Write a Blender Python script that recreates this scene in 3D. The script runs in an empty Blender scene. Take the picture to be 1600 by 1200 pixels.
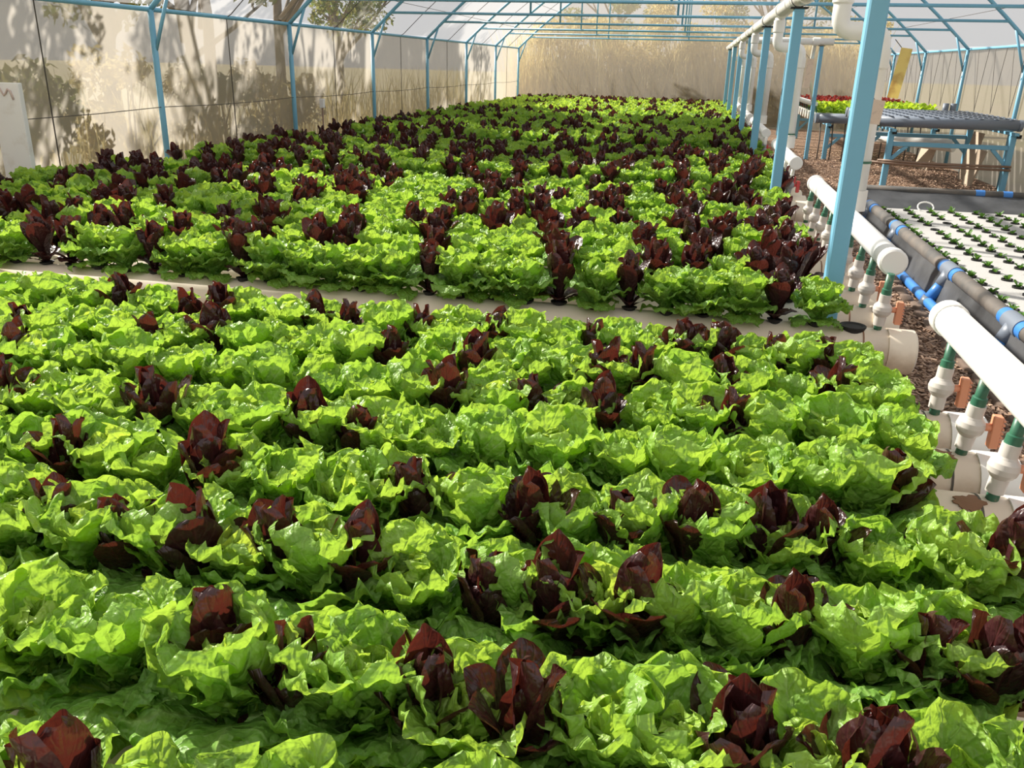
import bpy, math, random
import numpy as np
from mathutils import Vector, Matrix

scene = bpy.context.scene
C = scene.collection
R = math.radians

# ------------------------------------------------------------------ camera
CAM_R = (0.9782971522838148, 0.20588070858073418, 0.02340546234692654)
CAM_U = (-0.0949003956627468, 0.34477737956185334, 0.9338749774169538)
CAM_F = (-0.1841971681010126, 0.9158284186335105, -0.35683288930087537)
CAM_POS = (0.0, 0.0, 1.59)
FPX = 1314.11
cam_data = bpy.data.cameras.new('camera')
cam_data.sensor_width = 36.0
cam_data.lens = FPX / 1600 * 36
cam_data.clip_start = 0.05
cam_data.clip_end = 300
cam = bpy.data.objects.new('camera', cam_data)
C.objects.link(cam)
cam.matrix_world = Matrix(((CAM_R[0], CAM_U[0], -CAM_F[0], CAM_POS[0]),
                           (CAM_R[1], CAM_U[1], -CAM_F[1], CAM_POS[1]),
                           (CAM_R[2], CAM_U[2], -CAM_F[2], CAM_POS[2]),
                           (0, 0, 0, 1)))
scene.camera = cam


def project(P):
    d = [P[i] - CAM_POS[i] for i in range(3)]
    z = sum(d[i] * CAM_F[i] for i in range(3))
    if z < 0.05:
        return None
    x = sum(d[i] * CAM_R[i] for i in range(3)) / z
    y = sum(d[i] * CAM_U[i] for i in range(3)) / z
    return 800 + FPX * x, 600 - FPX * y, z


# ------------------------------------------------------------------ sky, sun, exposure
world = bpy.data.worlds.new('sky')
scene.world = world
world.use_nodes = True
wn = world.node_tree
wn.nodes.clear()
bg = wn.nodes.new('ShaderNodeBackground')
bg.inputs[0].default_value = (0.88, 0.88, 0.89, 1)   # pale hazy morning sky
bg.inputs[1].default_value = 0.95
wo = wn.nodes.new('ShaderNodeOutputWorld')
wn.links.new(bg.outputs[0], wo.inputs[0])

SUN_TO = Vector((-0.74, 0.38, 0.56)).normalized()
sun_data = bpy.data.lights.new('sun', 'SUN')
sun_data.energy = 13.5
sun_data.angle = R(1.4)
sun_data.color = (1.0, 0.94, 0.84)
sun = bpy.data.objects.new('sun', sun_data)
C.objects.link(sun)
sun.rotation_euler = (-SUN_TO).to_track_quat('-Z', 'Y').to_euler()
sun.location = SUN_TO * 40

vs = scene.view_settings
vs.view_transform = 'Standard'
vs.look = 'None'
vs.gamma = 1.0
vs.use_curve_mapping = False
vs.exposure = 0.15
scene.cycles.transparent_max_bounces = 16
scene.cycles.max_bounces = 8
scene.cycles.use_denoising = True
scene.cycles.sample_clamp_indirect = 6.0


# ------------------------------------------------------------------ materials
def nodes_of(name):
    m = bpy.data.materials.new(name)
    m.use_nodes = True
    nt = m.node_tree
    nt.nodes.clear()
    out = nt.nodes.new('ShaderNodeOutputMaterial')
    return m, nt, out


def N(nt, t, **k):
    n = nt.nodes.new(t)
    for a, b in k.items():
        setattr(n, a, b)
    return n


def math_node(nt, op, a, b=None, c=None):
    n = N(nt, 'ShaderNodeMath', operation=op)
    for i, v in enumerate((a, b, c)):
        if v is None:
            continue
        if isinstance(v, (int, float)):
            n.inputs[i].default_value = v
        else:
            nt.links.new(v, n.inputs[i])
    return n.outputs[0]


def ramp(nt, fac, stops):
    r = N(nt, 'ShaderNodeValToRGB')
    cr = r.color_ramp
    while len(cr.elements) < len(stops):
        cr.elements.new(0.5)
    for e, (p, c) in zip(cr.elements, stops):
        e.position = p
        e.color = (c[0], c[1], c[2], 1)
    nt.links.new(fac, r.inputs[0])
    return r.outputs[0]


def mix_rgb(nt, fac, a, b, mode='MIX'):
    n = N(nt, 'ShaderNodeMix', data_type='RGBA', blend_type=mode)
    for sock, v in ((n.inputs[0], fac), (n.inputs[6], a), (n.inputs[7], b)):
        if isinstance(v, (int, float)):
            sock.default_value = v
        elif isinstance(v, tuple):
            sock.default_value = (v[0], v[1], v[2], 1)
        else:
            nt.links.new(v, sock)
    return n.outputs[2]


def noise(nt, scale, detail=3, rough=0.55, vec=None):
    n = N(nt, 'ShaderNodeTexNoise')
    n.inputs['Scale'].default_value = scale
    n.inputs['Detail'].default_value = detail
    n.inputs['Roughness'].default_value = rough
    if vec is not None:
        nt.links.new(vec, n.inputs['Vector'])
    return n.outputs[0]


def plain(name, col, rough=0.5, metal=0.0, dirt=None, dirt_scale=6.0, dirt_range=(0.55, 0.7), bump=0.0, bump_scale=40):
    m, nt, out = nodes_of(name)
    b = N(nt, 'ShaderNodeBsdfPrincipled')
    b.inputs['Roughness'].default_value = rough
    b.inputs['Metallic'].default_value = metal
    tc = N(nt, 'ShaderNodeTexCoord')
    vec = tc.outputs['Object']
    if dirt:
        f = ramp(nt, noise(nt, dirt_scale, 5, 0.6, vec), [(dirt_range[0], (0, 0, 0)), (dirt_range[1], (1, 1, 1))])
        nt.links.new(mix_rgb(nt, f, col, dirt), b.inputs['Base Color'])
    else:
        b.inputs['Base Color'].default_value = (*col, 1)
    if bump:
        bp = N(nt, 'ShaderNodeBump')
        bp.inputs['Strength'].default_value = bump
        bp.inputs['Distance'].default_value = 0.01
        nt.links.new(noise(nt, bump_scale, 4, 0.6, vec), bp.inputs['Height'])
        nt.links.new(bp.outputs[0], b.inputs['Normal'])
    nt.links.new(b.outputs[0], out.inputs[0])
    return m


def film_mat(name, transp, col, weave=0.0):
    m, nt, out = nodes_of(name)
    tr = N(nt, 'ShaderNodeBsdfTransparent')
    tl = N(nt, 'ShaderNodeBsdfTranslucent')
    df = N(nt, 'ShaderNodeBsdfDiffuse')
    tc = N(nt, 'ShaderNodeTexCoord')
    f = noise(nt, 1.3, 6, 0.65, tc.outputs['Object'])
    c = mix_rgb(nt, f, tuple(x * 0.88 for x in col), tuple(min(1, x * 1.08) for x in col))
    nt.links.new(c, tl.inputs[0])
    nt.links.new(c, df.inputs[0])
    a = N(nt, 'ShaderNodeMixShader')
    a.inputs[0].default_value = 0.35
    nt.links.new(tl.outputs[0], a.inputs[1])
    nt.links.new(df.outputs[0], a.inputs[2])
    b = N(nt, 'ShaderNodeMixShader')
    b.inputs[0].default_value = 1 - transp
    nt.links.new(tr.outputs[0], b.inputs[1])
    nt.links.new(a.outputs[0], b.inputs[2])
    nt.links.new(b.outputs[0], out.inputs[0])
    return m


def leaf_mat(name, outer, inner, vein, trans_outer, trans_inner, tfac, rough, spec, crinkle, vein_w=0.5, var=0.25):
    m, nt, out = nodes_of(name)
    at = N(nt, 'ShaderNodeAttribute', attribute_name='leafdata')
    sep = N(nt, 'ShaderNodeSeparateColor')
    nt.links.new(at.outputs['Color'], sep.inputs[0])
    age, rnd, uu, vv = sep.outputs[0], sep.outputs[1], sep.outputs[2], at.outputs['Alpha']
    au = math_node(nt, 'ABSOLUTE', math_node(nt, 'MULTIPLY_ADD', uu, 2.0, -1.0))
    mid = math_node(nt, 'SUBTRACT', 1.0, math_node(nt, 'SMOOTH_MIN', math_node(nt, 'DIVIDE', au, 0.10), 1.0, 0.2))
    side = math_node(nt, 'SINE', math_node(nt, 'MULTIPLY', math_node(nt, 'MULTIPLY_ADD', au, -0.35, vv), 48.0))
    side = math_node(nt, 'POWER', math_node(nt, 'MULTIPLY_ADD', side, 0.5, 0.5), 9.0)
    veins = math_node(nt, 'MAXIMUM', math_node(nt, 'MULTIPLY', side, 0.45), mid)
    oi = N(nt, 'ShaderNodeObjectInfo')
    tc = N(nt, 'ShaderNodeTexCoord')
    mott = noise(nt, 38, 3, 0.6, tc.outputs['Object'])
    base = mix_rgb(nt, age, outer, inner)
    hsv = N(nt, 'ShaderNodeHueSaturation')
    v = math_node(nt, 'ADD', math_node(nt, 'MULTIPLY', math_node(nt, 'ADD', rnd, oi.outputs['Random']), var * 0.5), 1 - var * 0.5)
    v = math_node(nt, 'MULTIPLY', v, math_node(nt, 'MULTIPLY_ADD', mott, 0.5, 0.75))
    nt.links.new(v, hsv.inputs['Value'])
    nt.links.new(base, hsv.inputs['Color'])
    col = mix_rgb(nt, math_node(nt, 'MULTIPLY', veins, vein_w), hsv.outputs[0], vein)
    pb = N(nt, 'ShaderNodeBsdfPrincipled')
    pb.inputs['Roughness'].default_value = rough
    pb.inputs['Specular IOR Level'].default_value = spec
    nt.links.new(col, pb.inputs['Base Color'])
    tl = N(nt, 'ShaderNodeBsdfTranslucent')
    nt.links.new(mix_rgb(nt, age, trans_outer, trans_inner), tl.inputs[0])
    vo = N(nt, 'ShaderNodeTexVoronoi', feature='SMOOTH_F1')
    vo.inputs['Scale'].default_value = 75
    nt.links.new(tc.outputs['Object'], vo.inputs['Vector'])
    h = math_node(nt, 'ADD', math_node(nt, 'MULTIPLY', vo.outputs[0], -0.9), noise(nt, 60, 2, 0.5, tc.outputs['Object']))
    h = math_node(nt, 'SUBTRACT', h, math_node(nt, 'MULTIPLY', veins, 0.5))
    bp = N(nt, 'ShaderNodeBump')
    bp.inputs['Strength'].default_value = crinkle
    bp.inputs['Distance'].default_value = 0.012
    nt.links.new(h, bp.inputs['Height'])
    nt.links.new(bp.outputs[0], pb.inputs['Normal'])
    nt.links.new(bp.outputs[0], tl.inputs['Normal'])
    mx = N(nt, 'ShaderNodeMixShader')
    mx.inputs[0].default_value = tfac
    nt.links.new(pb.outputs[0], mx.inputs[1])
    nt.links.new(tl.outputs[0], mx.inputs[2])
    nt.links.new(mx.outputs[0], out.inputs[0])
    return m


def leafy_card(name):
    m, nt, out = nodes_of(name)
    tc = N(nt, 'ShaderNodeTexCoord')
    c = ramp(nt, noise(nt, 9, 4, 0.6, tc.outputs['Object']), [(0.5, (0.86, 0.74, 0.34)), (0.68, (0.60, 0.42, 0.18))])
    df = N(nt, 'ShaderNodeBsdfDiffuse')
    tl = N(nt, 'ShaderNodeBsdfTranslucent')
    nt.links.new(c, df.inputs[0])
    nt.links.new(c, tl.inputs[0])
    mx = N(nt, 'ShaderNodeMixShader')
    mx.inputs[0].default_value = 0.5
    nt.links.new(df.outputs[0], mx.inputs[1])
    nt.links.new(tl.outputs[0], mx.inputs[2])
    nt.links.new(mx.outputs[0], out.inputs[0])
    return m


M = {}
M['blue_steel'] = plain('blue_painted_steel', (0.17, 0.42, 0.59), 0.45, dirt=(0.30, 0.27, 0.20), dirt_scale=5, dirt_range=(0.66, 0.78))
M['pvc'] = plain('white_pvc', (0.80, 0.78, 0.73), 0.35, dirt=(0.55, 0.46, 0.34), dirt_scale=4, dirt_range=(0.56, 0.85))
M['pvc_clean'] = plain('clean_white_pvc', (0.84, 0.83, 0.80), 0.32)
M['channel'] = plain('cream_channel_plastic', (0.82, 0.72, 0.585), 0.42, dirt=(0.42, 0.30, 0.19), dirt_scale=3.5, dirt_range=(0.58, 0.9))
M['rust'] = plain('dried_rust_stain', (0.22, 0.11, 0.06), 0.7)
M['grey_pvc'] = plain('grey_pvc', (0.17, 0.20, 0.25), 0.4)
M['black_plastic'] = plain('black_plastic', (0.010, 0.010, 0.010), 0.65)
M['green_pipe'] = plain('green_pipe', (0.035, 0.14, 0.085), 0.4, dirt=(0.25, 0.22, 0.14), dirt_scale=22, dirt_range=(0.6, 0.75))
M['valve'] = plain('pale_valve_plastic', (0.60, 0.56, 0.52), 0.4)
M['valve_grey'] = plain('grey_valve_plastic', (0.28, 0.29, 0.31), 0.4)
M['orange'] = plain('faded_orange_plastic', (0.72, 0.30, 0.17), 0.45)
M['red'] = plain('red_plastic', (0.62, 0.06, 0.06), 0.4)
M['blue_pipe'] = plain('bright_blue_pipe', (0.05, 0.22, 0.62), 0.35)
M['foam_sleeve'] = plain('dusty_grey_foam_sleeve', (0.085, 0.083, 0.08), 0.75, dirt=(0.19, 0.155, 0.125), dirt_scale=4, dirt_range=(0.4, 0.75))
M['liner'] = plain('dark_pond_liner', (0.04, 0.042, 0.045), 0.42, dirt=(0.11, 0.113, 0.12), dirt_scale=2.6, dirt_range=(0.35, 0.8), bump=0.35, bump_scale=5)
M['polystyrene'] = plain('white_polystyrene', (0.47, 0.46, 0.445), 0.8, dirt=(0.33, 0.31, 0.28), dirt_scale=14, dirt_range=(0.62, 0.8), bump=0.4, bump_scale=60)
M['stone'] = plain('brown_stone', (0.15, 0.105, 0.08), 0.9, dirt=(0.25, 0.19, 0.14), dirt_scale=9, bump=0.7, bump_scale=22)
M['chip'] = plain('wood_chip', (0.34, 0.19, 0.11), 0.8)
M['twine'] = plain('grey_twine', (0.10, 0.09, 0.08), 0.9)
M['pole'] = plain('brown_cane', (0.26, 0.17, 0.12), 0.6, dirt=(0.40, 0.28, 0.2), dirt_scale=8)
M['board'] = plain('weathered_board', (0.48, 0.38, 0.28), 0.75, dirt=(0.3, 0.24, 0.18), dirt_scale=5)
M['white_board'] = plain('white_panel', (0.78, 0.77, 0.76), 0.6, dirt=(0.66, 0.62, 0.58), dirt_scale=4)
M['pink'] = plain('faded_red_mark', (0.58, 0.45, 0.41), 0.7)
M['card_yellow'] = plain('yellow_card', (0.86, 0.74, 0.36), 0.7, dirt=(0.52, 0.38, 0.18), dirt_scale=9, dirt_range=(0.5, 0.72))
M['card_yellow'] = leafy_card('thin_yellow_card')
M['card_beige'] = plain('beige_paper', (0.66, 0.52, 0.42), 0.8, dirt=(0.4, 0.3, 0.25), dirt_scale=30)
M['bark'] = plain('grey_bark', (0.16, 0.12, 0.085), 0.9, bump=0.8, bump_scale=14)
M['dry'] = plain('dry_straw', (0.62, 0.48, 0.20), 0.8)
M['film_wall'] = film_mat('hazy_wall_film', 0.17, (0.325, 0.30, 0.265))
M['film_back'] = film_mat('insect_net', 0.42, (0.33, 0.30, 0.265))
M['film_roof'] = film_mat('hazy_roof_film', 0.58, (0.30, 0.29, 0.28))
M['green'] = leaf_mat('green_lettuce_leaf', (0.175, 0.37, 0.065), (0.38, 0.56, 0.09), (0.46, 0.62, 0.22),
                      (0.30, 0.56, 0.05), (0.62, 0.80, 0.08), 0.42, 0.40, 0.42, 0.75)
M['yellow_green'] = leaf_mat('yellow_lettuce_leaf', (0.24, 0.42, 0.04), (0.50, 0.62, 0.06), (0.5, 0.66, 0.2),
                             (0.50, 0.75, 0.04), (0.80, 0.90, 0.06), 0.42, 0.4, 0.4, 0.4)
M['red_leaf'] = leaf_mat('dark_red_lettuce_leaf', (0.026, 0.011, 0.012), (0.045, 0.014, 0.015), (0.11, 0.03, 0.03),
                         (0.16, 0.032, 0.020), (0.23, 0.042, 0.024), 0.16, 0.30, 0.5, 0.4, 0.45)
M['maroon_leaf'] = leaf_mat('maroon_lettuce_leaf', (0.12, 0.018, 0.022), (0.2, 0.03, 0.035), (0.22, 0.05, 0.05),
                            (0.4, 0.05, 0.03), (0.45, 0.06, 0.04), 0.35, 0.4, 0.4, 0.4, 0.3)
M['seed_leaf'] = leaf_mat('seedling_leaf', (0.035, 0.11, 0.02), (0.10, 0.24, 0.04), (0.15, 0.28, 0.08),
                          (0.12, 0.3, 0.03), (0.22, 0.45, 0.04), 0.25, 0.4, 0.4, 0.3)


def tree_leaf_mat(name, a, b):
    m, nt, out = nodes_of(name)
    at = N(nt, 'ShaderNodeAttribute', attribute_name='leafdata')
    sep = N(nt, 'ShaderNodeSeparateColor')
    nt.links.new(at.outputs['Color'], sep.inputs[0])
    c = mix_rgb(nt, sep.outputs[1], a, b)
    df = N(nt, 'ShaderNodeBsdfDiffuse')
    tl = N(nt, 'ShaderNodeBsdfTranslucent')
    nt.links.new(c, df.inputs[0])
    nt.links.new(c, tl.inputs[0])
    mx = N(nt, 'ShaderNodeMixShader')
    mx.inputs[0].default_value = 0.4
    nt.links.new(df.outputs[0], mx.inputs[1])
    nt.links.new(tl.outputs[0], mx.inputs[2])
    nt.links.new(mx.outputs[0], out.inputs[0])
    return m


M['tree_leaf'] = tree_leaf_mat('tree_leaf', (0.10, 0.17, 0.04), (0.34, 0.32, 0.10))
M['dry_leaf'] = tree_leaf_mat('dry_leaf', (0.42, 0.37, 0.15), (0.85, 0.70, 0.34))


def ground_mat():
    m, nt, out = nodes_of('wood_chip_ground')
    tc = N(nt, 'ShaderNodeTexCoord')
    vo = N(nt, 'ShaderNodeTexVoronoi')
    vo.inputs['Scale'].default_value = 26
    nt.links.new(tc.outputs['Object'], vo.inputs['Vector'])
    big = noise(nt, 0.9, 4, 0.6, tc.outputs['Object'])
    sep = N(nt, 'ShaderNodeSeparateColor')
    nt.links.new(vo.outputs['Color'], sep.inputs[0])
    c1 = ramp(nt, sep.outputs[0], [(0.0, (0.13, 0.075, 0.045)), (0.5, (0.27, 0.155, 0.09)), (1.0, (0.42, 0.26, 0.15))])
    c2 = mix_rgb(nt, math_node(nt, 'MULTIPLY', big, 0.6), c1, (0.16, 0.11, 0.08))
    b = N(nt, 'ShaderNodeBsdfPrincipled')
    b.inputs['Roughness'].default_value = 0.9
    nt.links.new(c2, b.inputs['Base Color'])
    bp = N(nt, 'ShaderNodeBump')
    bp.inputs['Strength'].default_value = 0.9
    bp.inputs['Distance'].default_value = 0.03
    nt.links.new(vo.outputs['Distance'], bp.inputs['Height'])
    nt.links.new(bp.outputs[0], b.inputs['Normal'])
    nt.links.new(b.outputs[0], out.inputs[0])
    return m


def chip_mat():
    m, nt, out = nodes_of('loose_wood_chip')
    at = N(nt, 'ShaderNodeAttribute', attribute_name='leafdata')
    sep = N(nt, 'ShaderNodeSeparateColor')
    nt.links.new(at.outputs['Color'], sep.inputs[0])
    c = ramp(nt, sep.outputs[1], [(0.0, (0.15, 0.10, 0.075)), (0.5, (0.36, 0.235, 0.165)), (1.0, (0.62, 0.43, 0.30))])
    b = N(nt, 'ShaderNodeBsdfPrincipled')
    b.inputs['Roughness'].default_value = 0.8
    nt.links.new(c, b.inputs['Base Color'])
    nt.links.new(b.outputs[0], out.inputs[0])
    return m


M['ground'] = ground_mat()
M['chip'] = chip_mat()
M['earth'] = plain('outside_dry_earth', (0.40, 0.33, 0.21), 0.9, dirt=(0.30, 0.29, 0.13), dirt_scale=0.6, dirt_range=(0.4, 0.7))


# ------------------------------------------------------------------ mesh helpers
class MB:
    def __init__(self):
        self.v = []
        self.f = []
        self.s = []

    def add(self, vs_, fs_, smooth=True):
        o = len(self.v)
        self.v += [tuple(x) for x in vs_]
        self.f += [tuple(i + o for i in f) for f in fs_]
        self.s += [smooth] * len(fs_)
        return self

    def box(self, c, size, rz=0.0, mat=None):
        sx, sy, sz = (x / 2 for x in size)
        b = min(sx, sy, sz) * 0.18
        # chamfered box: three nested rings per axis via 24 verts
        vs_ = []
        for X in (-1, 1):
            for Y in (-1, 1):
                for Z in (-1, 1):
                    vs_ += [(X * (sx - b), Y * (sy - b), Z * sz), (X * (sx - b), Y * sy, Z * (sz - b)), (X * sx, Y * (sy - b), Z * (sz - b))]
        idx = lambda X, Y, Z, k: ((X > 0) * 4 + (Y > 0) * 2 + (Z > 0)) * 3 + k
        fs_ = []
        for s in (-1, 1):
            fs_.append([idx(-1, -1, s, 0), idx(1, -1, s, 0), idx(1, 1, s, 0), idx(-1, 1, s, 0)])
            fs_.append([idx(-1, s, -1, 1), idx(1, s, -1, 1), idx(1, s, 1, 1), idx(-1, s, 1, 1)])
            fs_.append([idx(s, -1, -1, 2), idx(s, 1, -1, 2), idx(s, 1, 1, 2), idx(s, -1, 1, 2)])
        for a in (-1, 1):
            for b2 in (-1, 1):
                fs_.append([idx(-1, a, b2, 0), idx(1, a, b2, 0), idx(1, a, b2, 1), idx(-1, a, b2, 1)])
                fs_.append([idx(a, -1, b2, 0), idx(a, 1, b2, 0), idx(a, 1, b2, 2), idx(a, -1, b2, 2)])
                fs_.append([idx(a, b2, -1, 1), idx(a, b2, 1, 1), idx(a, b2, 1, 2), idx(a, b2, -1, 2)])
                for c2 in (-1, 1):
                    fs_.append([idx(a, b2, c2, 0), idx(a, b2, c2, 1), idx(a, b2, c2, 2)])
        m = Matrix.Rotation(rz, 3, 'Z')
        if mat is not None:
            m = mat
        out = [tuple(m @ Vector(p) + Vector(c)) for p in vs_]
        # orient faces outward
        fo = []
        cc = Vector(c)
        for f in fs_:
            p = [Vector(out[i]) for i in f]
            n = (p[1] - p[0]).cross(p[2] - p[0])
            mid = sum(p, Vector()) / len(p)
            fo.append(f if n.dot(mid - cc) > 0 else f[::-1])
        return self.add(out, fo, False)

    def tube(self, pts, r, n=12, caps=True, rr=None):
        pts = [Vector(p) for p in pts]
        k = len(pts)
        rr = rr or [r] * k
        t0 = (pts[1] - pts[0]).normalized()
        a = t0.orthogonal().normalized()
        vs_ = []
        for i, p in enumerate(pts):
            if i == 0:
                t = t0
            elif i == k - 1:
                t = (pts[-1] - pts[-2]).normalized()
            else:
                t = ((pts[i + 1] - p).normalized() + (p - pts[i - 1]).normalized()).normalized()
            a = (a - t * a.dot(t))
            a = a.normalized() if a.length > 1e-6 else t.orthogonal().normalized()
            b = t.cross(a)
            for j in range(n):
                w = 2 * math.pi * j / n
                vs_.append(p + (a * math.cos(w) + b * math.sin(w)) * rr[i])
        fs_ = []
        for i in range(k - 1):
            for j in range(n):
                fs_.append((i * n + j, i * n + (j + 1) % n, (i + 1) * n + (j + 1) % n, (i + 1) * n + j))
        self.add(vs_, fs_, True)
        if caps:
            o = len(self.v) - len(vs_)
            self.f.append(tuple(o + j for j in range(n))[::-1])
            self.f.append(tuple(o + (k - 1) * n + j for j in range(n)))
            self.s += [False, False]
        return self

    def lathe(self, c, axis, prof, n=20):
        """prof: list of (offset along axis, radius); steps repeat a ring to keep an edge crisp."""
        ax = Vector(axis).normalized()
        a = ax.orthogonal().normalized()
        b = ax.cross(a)
        c = Vector(c)
        for (o0, r0), (o1, r1) in zip(prof[:-1], prof[1:]):
            vs_ = []
            for o, r in ((o0, r0), (o1, r1)):
                for j in range(n):
                    w = 2 * math.pi * j / n
                    vs_.append(c + ax * o + (a * math.cos(w) + b * math.sin(w)) * max(r, 1e-5))
            fs_ = [(j, (j + 1) % n, n + (j + 1) % n, n + j) for j in range(n)]
            self.add(vs_, fs_, True)
        return self

    def build(self, name, mat, parent=None, origin=None):
        o = Vector(origin) if origin is not None else (Vector(parent['_base']) if parent is not None and '_base' in parent else Vector((0, 0, 0)))
        me = bpy.data.meshes.new(name)
        me.from_pydata([(x[0] - o.x, x[1] - o.y, x[2] - o.z) for x in self.v], [], self.f)
        me.polygons.foreach_set('use_smooth', self.s)
        me.materials.append(mat)
        ob = bpy.data.objects.new(name, me)
        C.objects.link(ob)
        if parent is not None:
            ob.parent = parent
            ob['_base'] = tuple(o)
        else:
            ob.location = o
            ob['_base'] = tuple(o)
        return ob


def tag(o, label, cat, group=None, kind=None):
    o['label'] = label
    o['category'] = cat
    if group:
        o['group'] = group
    if kind:
        o['kind'] = kind
    return o


def thing(name, loc, label, cat, group=None):
    o = bpy.data.objects.new(name, None)
    o.empty_display_size = 0.1
    C.objects.link(o)
    o.location = loc
    o['_base'] = tuple(loc)
    return tag(o, label, cat, group)


ORD = ['zeroth', 'first', 'second', 'third', 'fourth', 'fifth', 'sixth', 'seventh', 'eighth', 'ninth', 'tenth', 'eleventh', 'twelfth', 'thirteenth',
       'fourteenth', 'fifteenth', 'sixteenth', 'seventeenth', 'eighteenth', 'nineteenth', 'twentieth']


def ordinal(n):
    if n <= 20:
        return ORD[n]
    tens = {2: 'twenty', 3: 'thirty', 4: 'forty', 5: 'fifty', 6: 'sixty', 7: 'seventy', 8: 'eighty', 9: 'ninety'}
    if n % 10 == 0:
        return {2: 'twentieth', 3: 'thirtieth', 4: 'fortieth', 5: 'fiftieth', 6: 'sixtieth', 7: 'seventieth', 8: 'eightieth', 9: 'ninetieth'}[n // 10]
    return tens[n // 10] + '-' + ORD[n % 10]


# ------------------------------------------------------------------ the setting
XL, XR, XC = -5.28, 4.51, -0.385
HALF = 4.895
EAVE = 1.99
YF, YB = -1.0, 26.0
FR = {n: 3 * n - 1.0 for n in range(2, 10)}


def arch_z(x):
    d = max(0.0, HALF - abs(x - XC))
    return EAVE + 0.95 * d - 0.085 * d * d


def structure(name, mb, mat):
    o = mb.build(name, mat)
    o['kind'] = 'structure'
    return o


def wrinkle(y, z, s):
    return 0.012 * math.sin(y * 2.1 + s) * math.sin(z * 2.3 + s) + 0.006 * math.sin(y * 7.3 + z * 3 + s)


def wall_sheet(x, side):
    mb = MB()
    ny, nz = 110, 8
    vs_ = [(x + side * (0.045 + wrinkle(YF + (YB - YF) * i / ny, EAVE * j / nz, side)), YF + (YB - YF) * i / ny, EAVE * j / nz) for i in range(ny + 1) for j in range(nz + 1)]
    fs_ = [(i * (nz + 1) + j, (i + 1) * (nz + 1) + j, (i + 1) * (nz + 1) + j + 1, i * (nz + 1) + j + 1) for i in range(ny) for j in range(nz)]
    return mb.add(vs_, fs_)


structure('wall_left', wall_sheet(XL, -1), M['film_wall'])
structure('wall_right', wall_sheet(XR, 1), M['film_wall'])
mb = MB()
nx, ny = 44, 90
vs_, fs_ = [], []
for i in range(ny + 1):
    y = YF + (YB - YF) * i / ny
    ph = (y + 1.0) % 3.0 / 3.0
    sag = 0.035 * math.sin(math.pi * ph)
    for j in range(nx + 1):
        t = -1 + 2 * j / nx
        x = XC + (HALF + 0.03) * math.copysign(abs(t) ** 0.8, t)
        vs_.append((x, y, arch_z(x) + 0.045 - sag * 0.6))
fs_ = [(i * (nx + 1) + j, i * (nx + 1) + j + 1, (i + 1) * (nx + 1) + j + 1, (i + 1) * (nx + 1) + j) for i in range(ny) for j in range(nx)]
structure('roof', MB().add(vs_, fs_), M['film_roof'])
mb = MB()
vs_ = []
for j in range(nx + 1):
    x = XC - HALF + 2 * HALF * j / nx
    for k in range(9):
        vs_.append((x, YB + 0.05, (arch_z(x) + 0.04) * k / 8))
fs_ = [(j * 9 + k, (j + 1) * 9 + k, (j + 1) * 9 + k + 1, j * 9 + k + 1) for j in range(nx) for k in range(8)]
structure('wall_back', MB().add(vs_, fs_), M['film_back'])

# floor inside and ground outside
mb = MB()
mb.add([(XL - 0.05, YF - 3, 0), (XR + 0.05, YF - 3, 0), (XR + 0.05, YB + 0.05, 0), (XL - 0.05, YB + 0.05, 0)], [(0, 1, 2, 3)])
structure('floor', mb, M['ground'])
mb = MB()
mb.add([(-120, -60, -0.03), (120, -60, -0.03), (120, 160, -0.03), (-120, 160, -0.03)], [(0, 1, 2, 3)])
structure('ground', mb, M['earth'])

# hoop frames
for n in range(2, 10):
    y = FR[n]
    k = 10 - n
    t = thing('hoop_frame', (XC, y, 0), 'blue tubular hoop frame, %s' % ('standing against the far end wall' if k == 1 else ordinal(k) + ' counted from the far end wall'), 'frame', 'blue hoop frames of the greenhouse')
    for s in (-1, 1):
        x = XC + s * HALF
        MB().tube([(x, y, 0), (x, y, EAVE)], 0.03).build('post', M['blue_steel'], t)
        MB().tube([(x + s * -0.005, y + 0.0, 1.6), (x - s * 0.23, y, arch_z(x - s * 0.23) - 0.01)], 0.018, 8).build('brace', M['blue_steel'], t)
    a = MB()
    a.tube([(XC + HALF * (-1 + 2 * i / 48), y, arch_z(XC + HALF * (-1 + 2 * i / 48))) for i in range(49)], 0.026, 10)
    a.build('arch', M['blue_steel'], t)
    MB().tube([(XC - HALF + 0.33, y, 2.295), (XC + HALF - 0.33, y, 2.295)], 0.02, 10).build('tie_bar', M['blue_steel'], t)
    for ux in (-2.67, XC - 0.03, 1.9):
        MB().tube([(ux, y, 2.295), (ux, y, arch_z(ux))], 0.016, 8).build('upright', M['blue_steel'], t)
for s, nm in ((-1, 'tree side'), (1, 'bench side')):
    x = XC + s * (HALF + 0.012)
    o = MB().tube([(x, YF, EAVE), (x, YB, EAVE)], 0.022, 10).build('eave_rail', M['blue_steel'], None, (x, YF, EAVE))
    tag(o, 'long blue eave rail under the roof film, %s' % ('left side beside the lettuce beds' if s < 0 else 'right side above the benches'), 'rail')

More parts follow.
